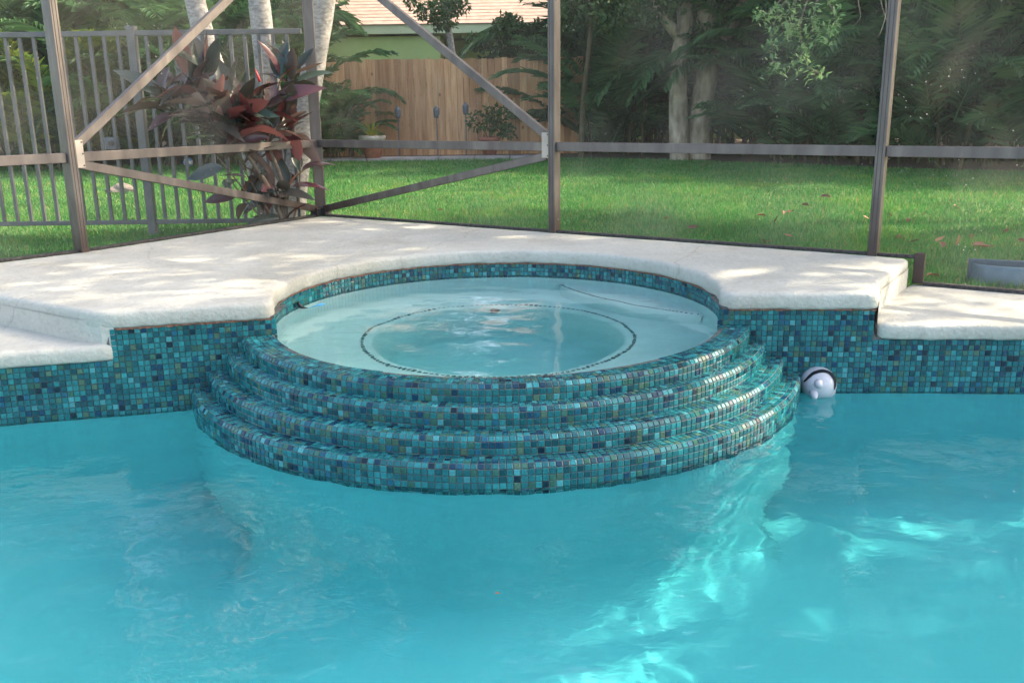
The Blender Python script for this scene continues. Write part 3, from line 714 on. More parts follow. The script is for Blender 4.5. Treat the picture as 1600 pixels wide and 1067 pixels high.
obj('base_channel', bar(P4 + d * .028 + Vector((0, 0, ZD + .008)), P5 + d * .04 + Vector((0, 0, ZD + .008)), .045, .018, d.cross(Vector((0, 0, 1))), .004), M['base'], enc)
ep = obj('end_plate', bar(P5 + d * .05 + Vector((0, 0, ZL + .01)), P5 + d * .05 + Vector((0, 0, ZD + .03)), .055, .05, d, .003), M['metal'], enc)
nR = Vector((d.y, -d.x, 0)); nR = nR if nR.y < 0 else -nR
for z, s in ((ZD + .008, -.012), (ZD - .03, .010)):
    c = P5 + d * (.05 + s) + nR * .026 + Vector((0, 0, z)); obj('screw', bar(c, c + nR * .003, .007, .007, d, .002), M['screw'], ep)
obj('base_channel', bar(P5 + d * .08 + Vector((0, 0, ZL + .004)), P6 + Vector((0, 0, ZL + .004)), .05, .03, d.cross(Vector((0, 0, 1))), .004), M['base'], enc)
# diagonal braces and gusset plates
def brace(a, b, h=0.055, w=0.042):
    dd = (b - a); hor = Vector((dd.x, dd.y, 0)).normalized()
    obj('brace', bar(a, b, w, h, hor.cross(Vector((0, 0, 1))), .003), M['metal'], enc)
up = lambda p, z: Vector((p.x, p.y, z))
G1 = P1 + dL * .06; G3 = P3 - dR * .06
brace(up(G1, 1.155), up(P1 + dL * 1.52, 2.215) + Vector((0, 0, 0)) ); brace(up(P1 + dL * 1.52, 2.215), up(P1 + dL * 2.17, 2.70))
brace(up(G1, 1.030), up(P2 - dL * .05, ZD + .06))
brace(up(G3, 1.150), up(P3 - dR * 2.19, 2.62)); brace(up(G3, 1.010), up(P2 + dR * .05, ZD + .06))
def gusset(p, d, z):
    n = Vector((d.y, -d.x, 0)); n = n if n.y < 0 else -n
    c = p + d * .0 + n * .026
    g = obj('gusset_plate', bar(up(c, z - .085), up(c, z + .085), .058, .006, d, .001), M['gusset'], enc)
    for dz in (-.072, 0.0, .072):
        q = up(c, z + dz) + d * .020 + n * .003; obj('screw', bar(q, q + n * .004, .009, .009, d, .002), M['screw'], g)
gusset(P1 + dL * .055, dL, 1.095); gusset(P3 - dR * .055, dR, 1.085)
cl = obj('corner_bracket', merge(bar(up(P2 - dL * .085, ZD + .035), up(P2 - dL * .01, ZD + .035), .075, .065, None, .004), bar(up(P2 + dR * .01, ZD + .035), up(P2 + dR * .085, ZD + .035), .075, .065, None, .004)), M['black'], enc)
# mesh panels, one per bay above and below the rail
for a, b in segs:
    d = (b - a).normalized(); a2, b2 = a + d * .02, b - d * .02
    zb = ZD + .02 if a is not P4 else ZL + .02
    for z0, z1 in ((zb, 1.046), (1.104, HT - .02)):
        nx = 12; V, Fc = [], []
        nrm = Vector((-d.y, d.x, 0))
        for i in range(nx + 1):
            t = i / nx
            for s in (0, .25, .5, .75, 1):
                sag = .012 * math.sin(PI * t) * math.sin(PI * s); V.append(up(a2.lerp(b2, t) + nrm * (.004 + sag), z0 + (z1 - z0) * s))
        for i in range(nx):
            for k in range(4): Fc.append([i * 5 + k, i * 5 + 5 + k, i * 5 + 6 + k, i * 5 + 1 + k])
        obj('screen_panel', (V, Fc), M['screen'], enc, True)

# ------------------------------------------------------------------ aluminium picket fence behind the left screen
FY = 7.72
fence = empty('picket_fence', (-3.0, FY, ZG), 'grey aluminium picket fence behind the left screen', 'fence')
fx0, fx1 = -5.6, -1.66
zt_, zb_ = 1.955, 0.445
obj('rail', bar((fx0, FY, zt_), (fx1, FY, zt_), .04, .042), M['fence'], fence)
obj('rail', bar((fx0, FY, zb_), (fx1, FY, zb_), .035, .036), M['fence'], fence)
pm = make_mesh('picket', *bar((0, 0, zb_ + .016), (0, 0, zt_ - .018), .026, .026, (1, 0, 0), .002), M['fence'])
xp = at(222, 200, FY).x; x = xp; k = 0
while x - .113 > fx0: x -= .113
while x < fx1 - .02:
    if abs(x - xp) > .05 and abs(x - xp + 1.83) > .05:
        o = link('picket', pm, fence); o.matrix_basis = Matrix.Translation((x, FY, 0))
    x += .113
for px in (xp, xp - 1.83):
    po = obj('post', bar((px, FY, ZG - .1), (px, FY, zt_ + .03), .066, .066, (1, 0, 0), .003), M['fence'], fence)
    obj('cap', bar((px, FY, zt_ + .03), (px, FY, zt_ + .055), .078, .078, (1, 0, 0), .008), M['fence'], po)
lb = at(175, 224, FY - .05)
lt = empty('latch_box', lb, 'small dark grey box with a round knob on the picket fence', 'box')
obj('case', box(lb, .105, .07, .095, 0, .012), M['torch'], lt)
obj('knob', tube([lb + Vector((0.01, -.035, 0)), lb + Vector((.01, -.06, 0))], .02, 10), M['black'], lt)

# ------------------------------------------------------------------ foliage builders
def leaf_cloud(n, blobs, size, seed, up=0.3, asp=0.5):
    """n small folded leaves spread in ellipsoid shells: blobs = [(centre, radii, weight)]"""
    rng = np.random.default_rng(seed); w = np.array([b[2] for b in blobs], float); w /= w.sum()
    k = rng.choice(len(blobs), n, p=w); cen = np.array([tuple(b[0]) for b in blobs]); rad = np.array([tuple(b[1]) for b in blobs])
    dv = rng.normal(size=(n, 3)); dv /= np.linalg.norm(dv, axis=1, keepdims=True); r = rng.uniform(0.25, 1.05, n) ** 0.55
    P = cen[k] + dv * rad[k] * r[:, None]
    ax = rng.normal(size=(n, 3)) + dv * .5; ax[:, 2] -= up; ax /= np.linalg.norm(ax, axis=1, keepdims=True)
    b = np.cross(ax, rng.normal(size=(n, 3))); b /= np.linalg.norm(b, axis=1, keepdims=True); c = np.cross(ax, b)
    L = size * rng.uniform(.6, 1.35, n)[:, None]; W = L * asp
    V = np.stack([P, P + ax * L * .5 + b * W * .5 + c * W * .12, P + ax * L, P + ax * L * .5 - b * W * .5 + c * W * .12], 1).reshape(-1, 3)
    i = np.arange(n)[:, None] * 4
    return V, np.concatenate([np.concatenate([i, i + 1, i + 2], 1), np.concatenate([i, i + 2, i + 3], 1)], 0)
def clumps(center, radii, n, r, seed, flat=.7):
    rng = random.Random(seed); out = []
    for i in range(n):
        while True:
            v = Vector((rng.uniform(-1, 1), rng.uniform(-1, 1), rng.uniform(-1, 1)))
            if .25 < v.length < 1: break
        q = r * rng.uniform(.6, 1.3)
        out.append((Vector(center) + Vector((v.x * radii[0], v.y * radii[1], v.z * radii[2])), (q, q, q * flat), q * q))
    return out
def frond(L, elev, droop, nl, leaf, seed, az=0.0, start=(0, 0, 0), vee=.5, hang=.25, wid=.03):
    rng = random.Random(seed); pts = []; p = Vector(start); e = elev; m = 14; h = Vector((math.cos(az), math.sin(az), 0))
    dirs = []
    for i in range(m + 1):
        d = h * math.cos(e) + Vector((0, 0, math.sin(e))); pts.append(p.copy()); dirs.append(d); p = p + d * (L / m); e -= droop / m * (0.5 + 1.2 * i / m)
    parts = [tube(pts, [.012 * (1 - .8 * i / m) for i in range(m + 1)], 3, False)]; V, Fc = [], []
    s = Vector((-h.y, h.x, 0))
    for i in range(nl):
        t = .14 + .85 * i / (nl - 1); f = t * m; k = min(int(f), m - 1); q = pts[k].lerp(pts[k + 1], f - k); d = dirs[k]; u = s.cross(d) * -1
        if u.z < 0: u = -u
        ll = leaf * (math.sin(PI * min(1, (t * .86 + .12))) ** .6) * rng.uniform(.85, 1.1)
        for sg in (-1, 1):
            a = (s * sg * rng.uniform(.8, 1) + d * (.55 + .6 * t) + u * vee * rng.uniform(.4, 1)).normalized()
            mid = q + a * ll * .5; tip = q + a * ll + Vector((0, 0, -hang * ll * rng.uniform(.5, 1.5))); mid.z -= hang * ll * .15
            wv = a.cross(Vector((0, 0, 1)) + s * .3 * sg).normalized() * wid * .5; b = len(V)
            V += [q, mid + wv, tip, mid - wv]; Fc += [[b, b + 1, b + 2], [b, b + 2, b + 3]]
    return merge(parts[0], (V, Fc))
def palm_mesh(seed, n, L, leaf, base_h, spread, nl=34, wid=.035):
    rng = random.Random(seed); parts = []; stems = []
    for i in range(n):
        a = rng.uniform(0, 2 * PI); r = spread * math.sqrt(rng.random()); x, y = r * math.cos(a), r * math.sin(a)
        z = base_h * rng.random() ** 1.6; az = a + rng.gauss(0, .5)
        lean = Vector((math.cos(az) * .12, math.sin(az) * .12, 1)) * z
        parts.append(frond(L * rng.uniform(.75, 1.2), rng.uniform(.75, 1.4), rng.uniform(.9, 1.9), nl, leaf * rng.uniform(.8, 1.15), rng.random(), az, Vector((x, y, 0)) + lean, rng.uniform(.2, .6), rng.uniform(.15, .45), wid))
        if i % 5 == 0: stems.append(tube([Vector((x, y, 0)), Vector((x, y, 0)) + lean * .5 + Vector((.02, 0, 0)), Vector((x, y, 0)) + lean], [.03, .026, .02], 6))
    return merge(*parts), merge(*stems)
PALMS = []
for i in range(5):
    f, s = palm_mesh(100 + i, 30, 2.1, .56, 2.0, .55, 28, .055)
    PALMS.append((f, s))
palm_me = {}
def palm(loc, var, scale, rz, label, group, mat='palmleaf', name='areca_palm'):
    key = (var, mat)
    if key not in palm_me: palm_me[key] = (make_mesh('crown', *PALMS[var][0], M[mat]), make_mesh('stems', *PALMS[var][1], M['stem']))
    e = empty(name, loc, label, 'palm', group); e.rotation_euler.z = rz; e.scale = (scale,) * 3
    for nm, me in zip(('crown', 'stems'), palm_me[key]):
        o = bpy.data.objects.new(nm, me); C.objects.link(o); o.parent = e
    return e

# hedge of palms behind the lawn on the right
rng = random.Random(31)
edge = [Vector((1.4, 19.9, 0)), Vector((3.6, 17.5, 0)), Vector((5.86, 14.95, 0)), Vector((7.6, 13.7, 0)), Vector((12, 11.4, 0))]
ep_ = densify(edge, 0.78, False)
for i, p in enumerate(ep_):
    back = Vector((.45, .85, 0))
    for row in range(3):
        q = p + back * (.75 + row * 1.25 + rng.uniform(-.25, .25)) + Vector((rng.uniform(-.3, .3), 0, 0))
        px = 800 + F_PX * q.x / q.y
        if row < 2 and (985 < px < 1185 or (px < 1000 and rng.random() < .5)): continue
        palm((q.x, q.y, ZG), rng.randrange(5), rng.uniform(.85, 1.1) * (1 + .28 * row), rng.uniform(0, 6.28),
             ('feathery dark green palm in the front of the hedge behind the lawn', 'tall dark green palm in the middle of the hedge behind the lawn', 'tall dark green palm at the back of the hedge behind the lawn')[row],
             ('front row hedge palms', 'middle row hedge palms', 'back row hedge palms')[row], ('palmmid', 'palmleaf', 'palmleaf')[row])
# palms and shrubs beyond the picket fence on the left
for i, (px, Y, sc_, mt) in enumerate(((-60, 17, 1.1, 'palmleaf'), (20, 18.5, 1.2, 'palmleaf'), (90, 17, 1.0, 'palmlight'), (150, 19, 1.3, 'palmleaf'), (215, 17.5, 1.05, 'palmleaf'), (285, 18.5, 1.15, 'palmleaf'),
                                      (350, 17.5, 1.0, 'palmleaf'), (395, 19, 1.1, 'palmleaf'), (430, 17.6, .9, 'palmleaf'), (60, 21, 1.5, 'palmleaf'), (190, 21.5, 1.5, 'palmlight'), (330, 21.5, 1.5, 'palmleaf'), (390, 22, 1.5, 'palmleaf'), (-20, 22, 1.6, 'palmlight'))):
    x = at(px, 240, Y).x
    palm((x, Y, ZG), i % 5, sc_, i * 1.7, 'dark green palm beyond the picket fence' if mt == 'palmleaf' else 'yellow green sun tinted palm beyond the picket fence', 'dark palms beyond the picket fence' if mt == 'palmleaf' else 'yellow green palms beyond the picket fence', mt)
# palms at the left end of the wooden fence
for px, Y, s, mt, lb_ in ((510, 19.0, .55, 'palmleaf', 'small dark palm at the left end of the wooden fence'), (528, 20.0, .6, 'palmleaf', 'dark palm arching over the left end of the wooden fence'), (590, 21.6, .62, 'palmlight', 'yellow green palm between the wooden fence and the green house'), (915, 21.0, 1.1, 'palmleaf', 'dark palm at the right end of the wooden fence')):
    palm((at(px, 240, Y).x, Y, ZG), (px // 7) % 5, s, px * .3, lb_, None, mt)

def wood_mass(name, x0, x1, Y, z1, n, seed, label, mat='wood', size=.34):
    rng = random.Random(seed); bl = []
    for i in range(110):
        x = rng.uniform(x0, x1); z = ZG + z1 * rng.random() ** .9 * (.75 + .25 * math.sin(x * 1.3 + seed)); q = 1 + .12 * z; bl.append(((x, Y + rng.uniform(-.9, 1.6), z), (q, .7 * q, .75 * q), q))
    V, Fc = leaf_cloud(n, bl, size, seed, .4, .45); o = link(name, np_mesh(name, V, Fc, M[mat])); tag(o, label, 'trees', kind='stuff')
wood_mass('distant_trees', -22, -5.4, 24.5, 17.0, 60000, 1, 'mass of dark green trees far beyond the picket fence')
wood_mass('distant_trees', 5.0, 24, 23.5, 17.0, 66000, 2, 'mass of dark green trees behind the palm hedge')
wood_mass('distant_trees', -16, 18, 42, 30.0, 60000, 3, 'distant mass of trees behind the green house', size=.75)

# ------------------------------------------------------------------ green house beyond the wooden fence
HY = 27.0
hx0, hx1 = at(455, 80, HY).x, at(1330, 80, HY).x; ez = at(640, 47, HY).z
house = empty('house', ((hx0 + hx1) / 2, HY, ZG), 'light green house with a pink tiled roof beyond the wooden fence', 'house')
wx = at(690, 80, HY).x
obj('wall', box(((hx0 + wx) / 2, HY + 2.1, (ez + ZG) / 2 - .1), wx - hx0, 5, ez - ZG - .2, 0, .01), M['green_wall'], house)
obj('wall', box(((hx1 + wx) / 2, HY + 3.9, (ez + ZG) / 2 - .1), hx1 - wx, 5, ez - ZG - .22, 0, .01), M['green_wall'], house)
obj('soffit', box(((hx0 + hx1) / 2, HY + 1.2, ez - .12), hx1 - hx0 + .6, 3.6, .05, 0, .005), M['fascia'], house)
obj('fascia', box(((hx0 + hx1) / 2, HY - .62, ez - .02), hx1 - hx0 + .7, .04, .26, 0, .005), M['fascia'], house)
w1 = obj('porch_shade_panel', box((at(705, 90, HY).x + .5, HY + 1.38, 1.9), 1.1, .06, 1.3, 0, .01), M['fascia'], house)  # added panel, its dark face stands for the shade inside the porch
obj('porch_shade_face', box((at(705, 90, HY).x + .5, HY + 1.345, 1.9), .95, .02, 1.15, 0, .002), M['porch_shade'], w1)
V, Fc = [], []; nc = 30
for i in range(nc):
    y0, z0 = HY - .7 + i * .27, ez + .10 + i * .27 * .42
    b = len(V); V += [(hx0 - .35, y0, z0), (hx1 + .35, y0, z0), (hx1 + .35, y0 + .30, z0 + .30 * .42 - .012), (hx0 - .35, y0 + .30, z0 + .30 * .42 - .012), (hx0 - .35, y0, z0 - .016), (hx1 + .35, y0, z0 - .016)]
    Fc += [[b, b + 1, b + 2, b + 3], [b, b + 4, b + 5, b + 1]]
obj('roof', (V, Fc), M['roof'], house)

# ------------------------------------------------------------------ cedar fence
WY = 20.6
wf = empty('wooden_fence', (-1.8, WY, ZG), 'brown upright board wooden fence in front of the green house', 'fence')
x = at(505, 200, WY).x; xe = at(905, 200, WY).x; rng = random.Random(8); ft = at(640, 93, WY).z
for z in (ZG + .35, ft - .35): obj('rail', bar((x, WY + .03, z), (xe, WY + .03, z), .04, .09), M['plank'], wf)
while x < xe:
    w = rng.uniform(.125, .150); h = ft + rng.uniform(-.02, .015)
    obj('plank', bar((x + w / 2, WY + rng.uniform(-.006, .006), ZG), (x + w / 2, WY, h), w - .006, .018, (1, rng.uniform(-.03, .03), 0), .004), M['plank'], wf); x += w

# torches, pots
for px, py, Y, lb_ in ((545.5, 172, 19.55, 'slate blue garden torch nearest the palm, leftmost at the wooden fence'), (621.5, 177, 19.6, 'slate blue garden torch second from the left at the wooden fence'),
                       (682, 176, 19.6, 'slate blue garden torch third from the left at the wooden fence'), (727.5, 171, 19.55, 'slate blue garden torch on the right at the wooden fence')):
    c = at(px, py, Y); t = empty('garden_torch', (c.x, c.y, ZG), lb_, 'torch', 'garden torches by the wooden fence')
    obj('pole', tube([(c.x, c.y, ZG), (c.x, c.y, c.z - .1)], .012, 6), M['torch'], t)
    obj('head', lathe([(.0, -.115), (.045, -.11), (.062, -.05), (.066, .03), (.062, .085), (.03, .095), (.028, .13), (0, .135)], c, 14), M['torch'], t, True)
def pot_plant(px, py_b, Y, r, h, label, leafkind):
    c = at(px, py_b, Y); c.z = ZG + .06
    t = empty('potted_plant', c, label, 'potted plant')
    p = obj('pot', lathe([(0, 0), (r * .62, 0), (r * .80, h * .55), (r * .93, h * .86)], c, 24), M['terracotta'] , t, True)
    obj('rim', lathe([(r * .84, h * .55), (r * .95, h * .80), (r * 1.04, h * .80), (r * 1.06, h), (r * .92, h), (r * .90, h * .9), (0, h * .88)], c, 24), M['pot_white'] if leafkind == 'yucca' else M['terracotta'], p, True)
    rng = random.Random(px)
    if leafkind == 'yucca':
        for i in range(16):
            az = rng.uniform(0, 6.28); el = rng.uniform(.2, 1.3); L = rng.uniform(.35, .6); d = Vector((math.cos(az) * math.cos(el), math.sin(az) * math.cos(el), math.sin(el))); s = Vector((-math.sin(az), math.cos(az), 0)) * .03
            b = c + Vector((0, 0, h * .9)); m_ = b + d * L * .55; e = b + d * L - Vector((0, 0, .18 * L))
            obj('leaf', ([b - s * .6, b + s * .6, m_ + s, m_ - s, e], [[0, 1, 2, 3], [3, 2, 4]]), M['yellowleaf'], t)
    else:
        V, Fc = leaf_cloud(700, clumps(c + Vector((0, 0, h + .35)), (.55, .4, .4), 14, .18, 3), .10, 4, .1); o = link('foliage', np_mesh('foliage', V, Fc, M['oakleaf']), t)
        obj('stem', merge(*[tube([c + Vector((0, 0, h * .8)), c + Vector((a, b_, h + .5))], [.012, .006], 5) for a, b_ in ((-.3, 0), (.3, .1), (0, .1), (.1, -.1))]), M['stem'], t)
pot_plant(583, 248, 18.85, .26, .44, 'whitewashed terracotta pot with a spiky yellowish plant on the path', 'yucca')
pot_plant(765, 240, 19.5, .22, .36, 'terracotta pot with a leafy green bush by the wooden fence', 'bush')

# ------------------------------------------------------------------ triple palm behind the picket fence
TY = 8.15
tp = empty('palm_tree', at(440, 345, TY), 'pale grey palm with three trunks behind the picket fence', 'palm')
tp.location.z = ZG
def trunk(pts, r0, r1, name, parent, mat, n=16, seed=0, rough=.03):
    s = spline(pts, 7); m = len(s); rad = [r0 + (r1 - r0) * (i / (m - 1)) ** .7 for i in range(m)]
    return obj(name, tube(s, rad, n, True, rough, seed), M[mat], parent, True)
b0 = at(437, 345, TY); b0.z = ZG
trunk([b0 + Vector((-.05, .05, -.1)), at(400, 250, TY + .1), at(340, 120, TY + .15), at(304, 0, TY + .2), at(270, -180, TY + .3), at(245, -420, TY + .4)], .115, .075, 'trunk', tp, 'palmtrunk', seed=1)
trunk([b0 + Vector((-.0, -.02, -.1)), at(428, 230, TY), at(416, 100, TY), at(405, 0, TY), at(392, -200, TY), at(380, -470, TY)], .12, .075, 'trunk', tp, 'palmtrunk', seed=2)
trunk([b0 + Vector((.08, 0, -.1)), at(465, 250, TY), at(487, 120, TY), at(507, 0, TY), at(540, -200, TY), at(565, -430, TY)], .125, .08, 'trunk', tp, 'palmtrunk', seed=3)
parts = []
for k, q in enumerate((at(245, -420, TY + .4), at(380, -470, TY), at(565, -430, TY))):
    for i in range(9): parts.append(frond(1.9, 1.1 - .12 * (i % 4), 1.9, 26, .5, i + k * 20, i * .7 + k, q, .3, .3, .04))
obj('crown', merge(*parts), M['palmleaf'], tp)

# ------------------------------------------------------------------ rubber plant
def leaf_mesh(L, W, curl, fold):
    V, Fc = [], []; m = 7
    for i in range(m + 1):
        t = i / m; w = W * .5 * (math.sin(PI * t ** .85) ** .75) if 0 < t < 1 else 0.002
        z = -curl * L * t * t; x = L * t
        V += [(x, -w, z + fold * w), (x, 0, z), (x, w, z + fold * w)]
    for i in range(m):
        a = 3 * i; Fc += [[a, a + 3, a + 4, a + 1], [a + 1, a + 4, a + 5, a + 2]]
    return V, Fc
LM = [make_mesh('leaf', *leaf_mesh(.30, .115, c, f), M['rubber'], True) for c, f in ((.15, .35), (.4, .5), (-.1, .4), (.7, .3))]
rp = empty('rubber_plant', at(445, 345, 7.42), 'burgundy leaved rubber plant growing by the picket fence', 'plant'); rp.location.z = ZG
rng = random.Random(21)
rb = at(447, 345, 7.42); rb.z = ZG
stems = [(340, 245, 7.05, 4), (362, 285, 7.15, 4), (470, 250, 7.45, 4), (418, 298, 7.3, 4), (248, 150, 7.0, 6), (270, 175, 7.0, 6), (320, 110, 7.1, 6), (262, 140, 7.0, 6), (285, 115, 7.02, 8), (305, 135, 7.05, 8), (330, 165, 6.98, 10), (352, 150, 7.05, 9), (360, 185, 7.0, 10), (385, 160, 7.1, 9), (310, 190, 7.0, 8), (345, 205, 7.02, 8), (390, 195, 7.1, 9), (412, 150, 7.2, 7), (440, 120, 7.35, 6), (462, 105, 7.45, 6), (450, 185, 7.35, 7), (470, 200, 7.45, 5), (430, 200, 7.25, 7),
         (375, 255, 7.15, 5), (420, 265, 7.3, 6), (455, 270, 7.4, 5), (400, 310, 7.3, 4), (440, 315, 7.35, 4)]
node_a, node_b = at(418, 225, 7.28), at(372, 222, 7.1)
for nd in (node_a, node_b):
    obj('stem', tube(spline([rb + Vector((rng.uniform(-.03, .03), 0, 0)), rb.lerp(nd, .5) + Vector((.05, 0, .02)), nd], 5), [.02 - .0006 * i for i in range(11)], 7), M['rubstem'], rp, True)
for k, (px, py, Y, n) in enumerate(stems):
    tip = at(px, py, Y); nd = rb if py > 240 else (node_a if px > 395 else node_b); mid = nd.lerp(tip, .5) + Vector((rng.uniform(-.03, .03), 0, -.03))
    obj('stem', tube(spline([nd, mid, tip], 5), [.011 - .0005 * i for i in range(11)], 6), M['rubstem'], rp)
    n = n + 1 if py < 240 else n
    lean = (tip - mid).normalized()
    for i in range(n):
        az = i * 2.4 + k; el = rng.uniform(-.45, 1.35); d = (Vector((math.cos(az) * math.cos(el), math.sin(az) * math.cos(el) * .6, math.sin(el))) + lean * .2).normalized()
        s = d.cross(Vector((0, 0, 1))).normalized(); u = s.cross(d)
        roll = rng.gauss(0, .6); s, u = s * math.cos(roll) + u * math.sin(roll), u * math.cos(roll) - s * math.sin(roll)
        o = link('leaf', LM[rng.randrange(4)], rp); m = Matrix((d, u.cross(d), u)).transposed().to_4x4() @ Matrix.Scale(rng.uniform(.7, 1.15), 4)
        m.translation = tip - lean * rng.uniform(0, .22) + d * .02; o.matrix_basis = m
q = at(406, 128, 7.15); obj('leaf_sheath', tube([q, q + Vector((-.015, 0, .05)), q + Vector((-.03, 0, .10))], [.011, .009, .001], 7), M['sheath'], rp, True)

# ------------------------------------------------------------------ lawn tree with two trunks, and slimmer trees
OY = 17.6
ot = empty('broadleaf_tree', at(1078, 238, OY), 'grey barked tree with two thick trunks in front of the hedge', 'tree'); ot.location.z = ZG
trunk([Vector((at(1063, 238, OY).x, OY, ZG - .1)), at(1060, 170, OY), at(1061, 95, OY), at(1070, 20, OY), at(1050, -120, OY)], .20, .13, 'trunk', ot, 'bark', seed=5)
trunk([Vector((at(1094, 238, OY).x, OY + .15, ZG - .1)), at(1096, 170, OY + .15), at(1106, 100, OY + .15), at(1104, 30, OY), at(1130, -120, OY)], .25, .17, 'trunk', ot, 'bark', seed=6)
trunk([at(1103, 110, OY + .1), at(1128, 70, OY - .1), at(1165, 0, OY - .3), at(1210, -90, OY - .5)], .14, .07, 'limb', ot, 'bark', seed=7)
trunk([at(1063, 60, OY), at(1020, 10, OY - .2), at(960, -50, OY - .3)], .12, .06, 'limb', ot, 'bark', seed=8)
bl = clumps(at(1070, -40, OY), (2.6, 1.5, .95), 40, .42, 5) + clumps(at(1080, -140, OY), (3.2, 2.0, 1.2), 30, .6, 6) + clumps(at(1085, 35, OY - .3), (1.2, .6, .5), 9, .25, 7)
V, Fc = leaf_cloud(16000, bl, .13, 8, .5); link('crown', np_mesh('crown', V, Fc, M['oakleaf']), ot)
st_ = empty('broadleaf_tree', at(700, 240, 21.6), 'slim pale trunked tree with loose leaves in front of the green house', 'tree'); st_.location.z = ZG
SY = 21.8
trunk([Vector((at(712, 240, SY).x, SY, ZG - .1)), at(712, 130, SY), at(703, 60, SY), at(694, 0, SY), at(688, -80, SY)], .10, .06, 'trunk', st_, 'palmtrunk', 10, 9)
bl = clumps(at(700, 5, SY - .4), (.9, .8, .5), 10, .25, 9) + clumps(at(800, 60, SY - .6), (.95, .6, .9), 18, .28, 10) + clumps(at(750, 100, SY - .6), (.35, .3, .25), 4, .16, 12)
V, Fc = leaf_cloud(5200, bl, .11, 13, .5); link('crown', np_mesh('crown', V, Fc, M['oakleaf']), st_)
for i, (px, Y, lean) in enumerate(((912, 18.6, 10), (1007, 19.2, 4))):
    t = empty('slim_tree', at(px, 238, Y), ('thin brown trunked tree just right of the middle post', 'thin dark sapling left of the two trunked tree')[i], 'tree'); t.location.z = ZG
    trunk([Vector((at(px - 4, 238, Y).x, Y, ZG - .1)), at(px, 150, Y), at(px + lean, 60, Y), at(px + lean, -60, Y)], (.07, .035)[i], (.045, .02)[i], 'trunk', t, 'stem', 8, 20 + i)
    V, Fc = leaf_cloud(2600, clumps(at(px + lean, -10, Y), (.9, .7, .7), 14, .3, 30 + i), .11, 31 + i, .4); link('crown', np_mesh('crown', V, Fc, M['oakleaf']), t)
# two leafy shrubs over the hedge, light from above put into their yellow leaf colour
for i, (px, py, Y, r) in enumerate(((1020, 85, 20.6, .55), (1170, 55, 20.4, .45), (1570, 40, 17.5, .8), (110, 40, 19.5, .9))):
    c = at(px, py, Y); t = empty('yellow_shrub', (c.x, c.y, ZG), ('yellow green shrub glimpsed left of the two trunked tree', 'yellow green shrub glimpsed right of the two trunked tree', 'yellow green shrub above the palms at the right edge', 'yellow green shrub above the picket fence at far left')[i], 'shrub')
    obj('stem', tube([(c.x, c.y, ZG), (c.x + .05, c.y, c.z)], [.04, .02], 6), M['stem'], t)
    V, Fc = leaf_cloud(500, clumps(c, (r, r * .7, r * .8), 9, .2, 40 + i), .15, 41 + i, .5, .35); link('foliage', np_mesh('foliage', V, Fc, M['yellowleaf']), t)

# ------------------------------------------------------------------ big oak standing right of the picture, its limbs reach over the pool
SUN_GAPS = [((1.25, 4.02), (0.55, 3.25), .24), ((1.6, 3.85), (.85, 2.6), .27), ((.85, 2.6), (.6, 1.9), .25), ((-1.9, 4.5), (-1.2, 4.75), .10), ((-0.6, 6.1), (.1, 5.95), .07), ((0.3, 5.8), (1.0, 5.6), .08), ((-2.6, 5.2), (-1.6, 5.3), .06), ((-1.6, 6.5), (-.8, 6.7), .08), ((1.3, 4.7), (1.6, 4.6), .07), ((-1.25, 4.95), (-1.1, 5.2), .09), ((-.4, 3.9), (.2, 3.75), .10), ((-3.9, 6.4), (-3.1, 6.9), .25), ((.3, 4.4), (.9, 4.6), .12), ((2.6, 8.5), (3.6, 8.2), .3), ((-1.5, 11.5), (2.5, 11.8), .5), ((-2.5, 9.3), (-.8, 9.6), .3)]  # openings cut in the crown to let sun through, given where it lands
big = empty('oak_tree', (9.2, 9.3, ZG), 'oak whose branches hang in at the top right of the picture', 'tree')
trunk([(9.2, 9.3, ZG - .1), (9.1, 9.2, 1.6), (8.7, 9.0, 3.2), (8.2, 8.6, 5.0), (8.0, 8.4, 6.6)], .34, .14, 'trunk', big, 'bark', seed=31)
for i, pts in enumerate((((8.8, 9.05, 3.0), (7.0, 9.2, 3.9), (5.2, 9.3, 4.1), (3.6, 9.2, 3.7)), ((8.5, 8.9, 3.8), (6.6, 7.6, 5.0), (4.6, 6.6, 5.4)), ((8.3, 8.7, 4.6), (7.4, 6.6, 5.6), (6.4, 4.6, 5.8)), ((8.1, 8.5, 5.6), (6.6, 9.6, 6.8), (4.8, 10.6, 7.0)), ((8.6, 8.9, 3.6), (10.4, 7.4, 5), (11.5, 6.2, 5.4)))):
    trunk([Vector(p) for p in pts], .13, .04, 'limb', big, 'bark', 10, 32 + i)
bl = clumps((6.8, 6.6, 6.0), (4.2, 4.2, .9), 90, .62, 51) + clumps((8.4, 7.6, 7.2), (3.4, 3.6, 1.2), 40, .7, 52) + clumps((4.4, 9.9, 4.9), (2.6, 1.0, .6), 12, .5, 53) + clumps((9.6, 4.2, 6.2), (2.6, 2.6, .8), 44, .6, 55)  # unseen clumps, the last ones added to shade the right of the pool
V, Fc = leaf_cloud(40000, bl, .16, 54, .4)
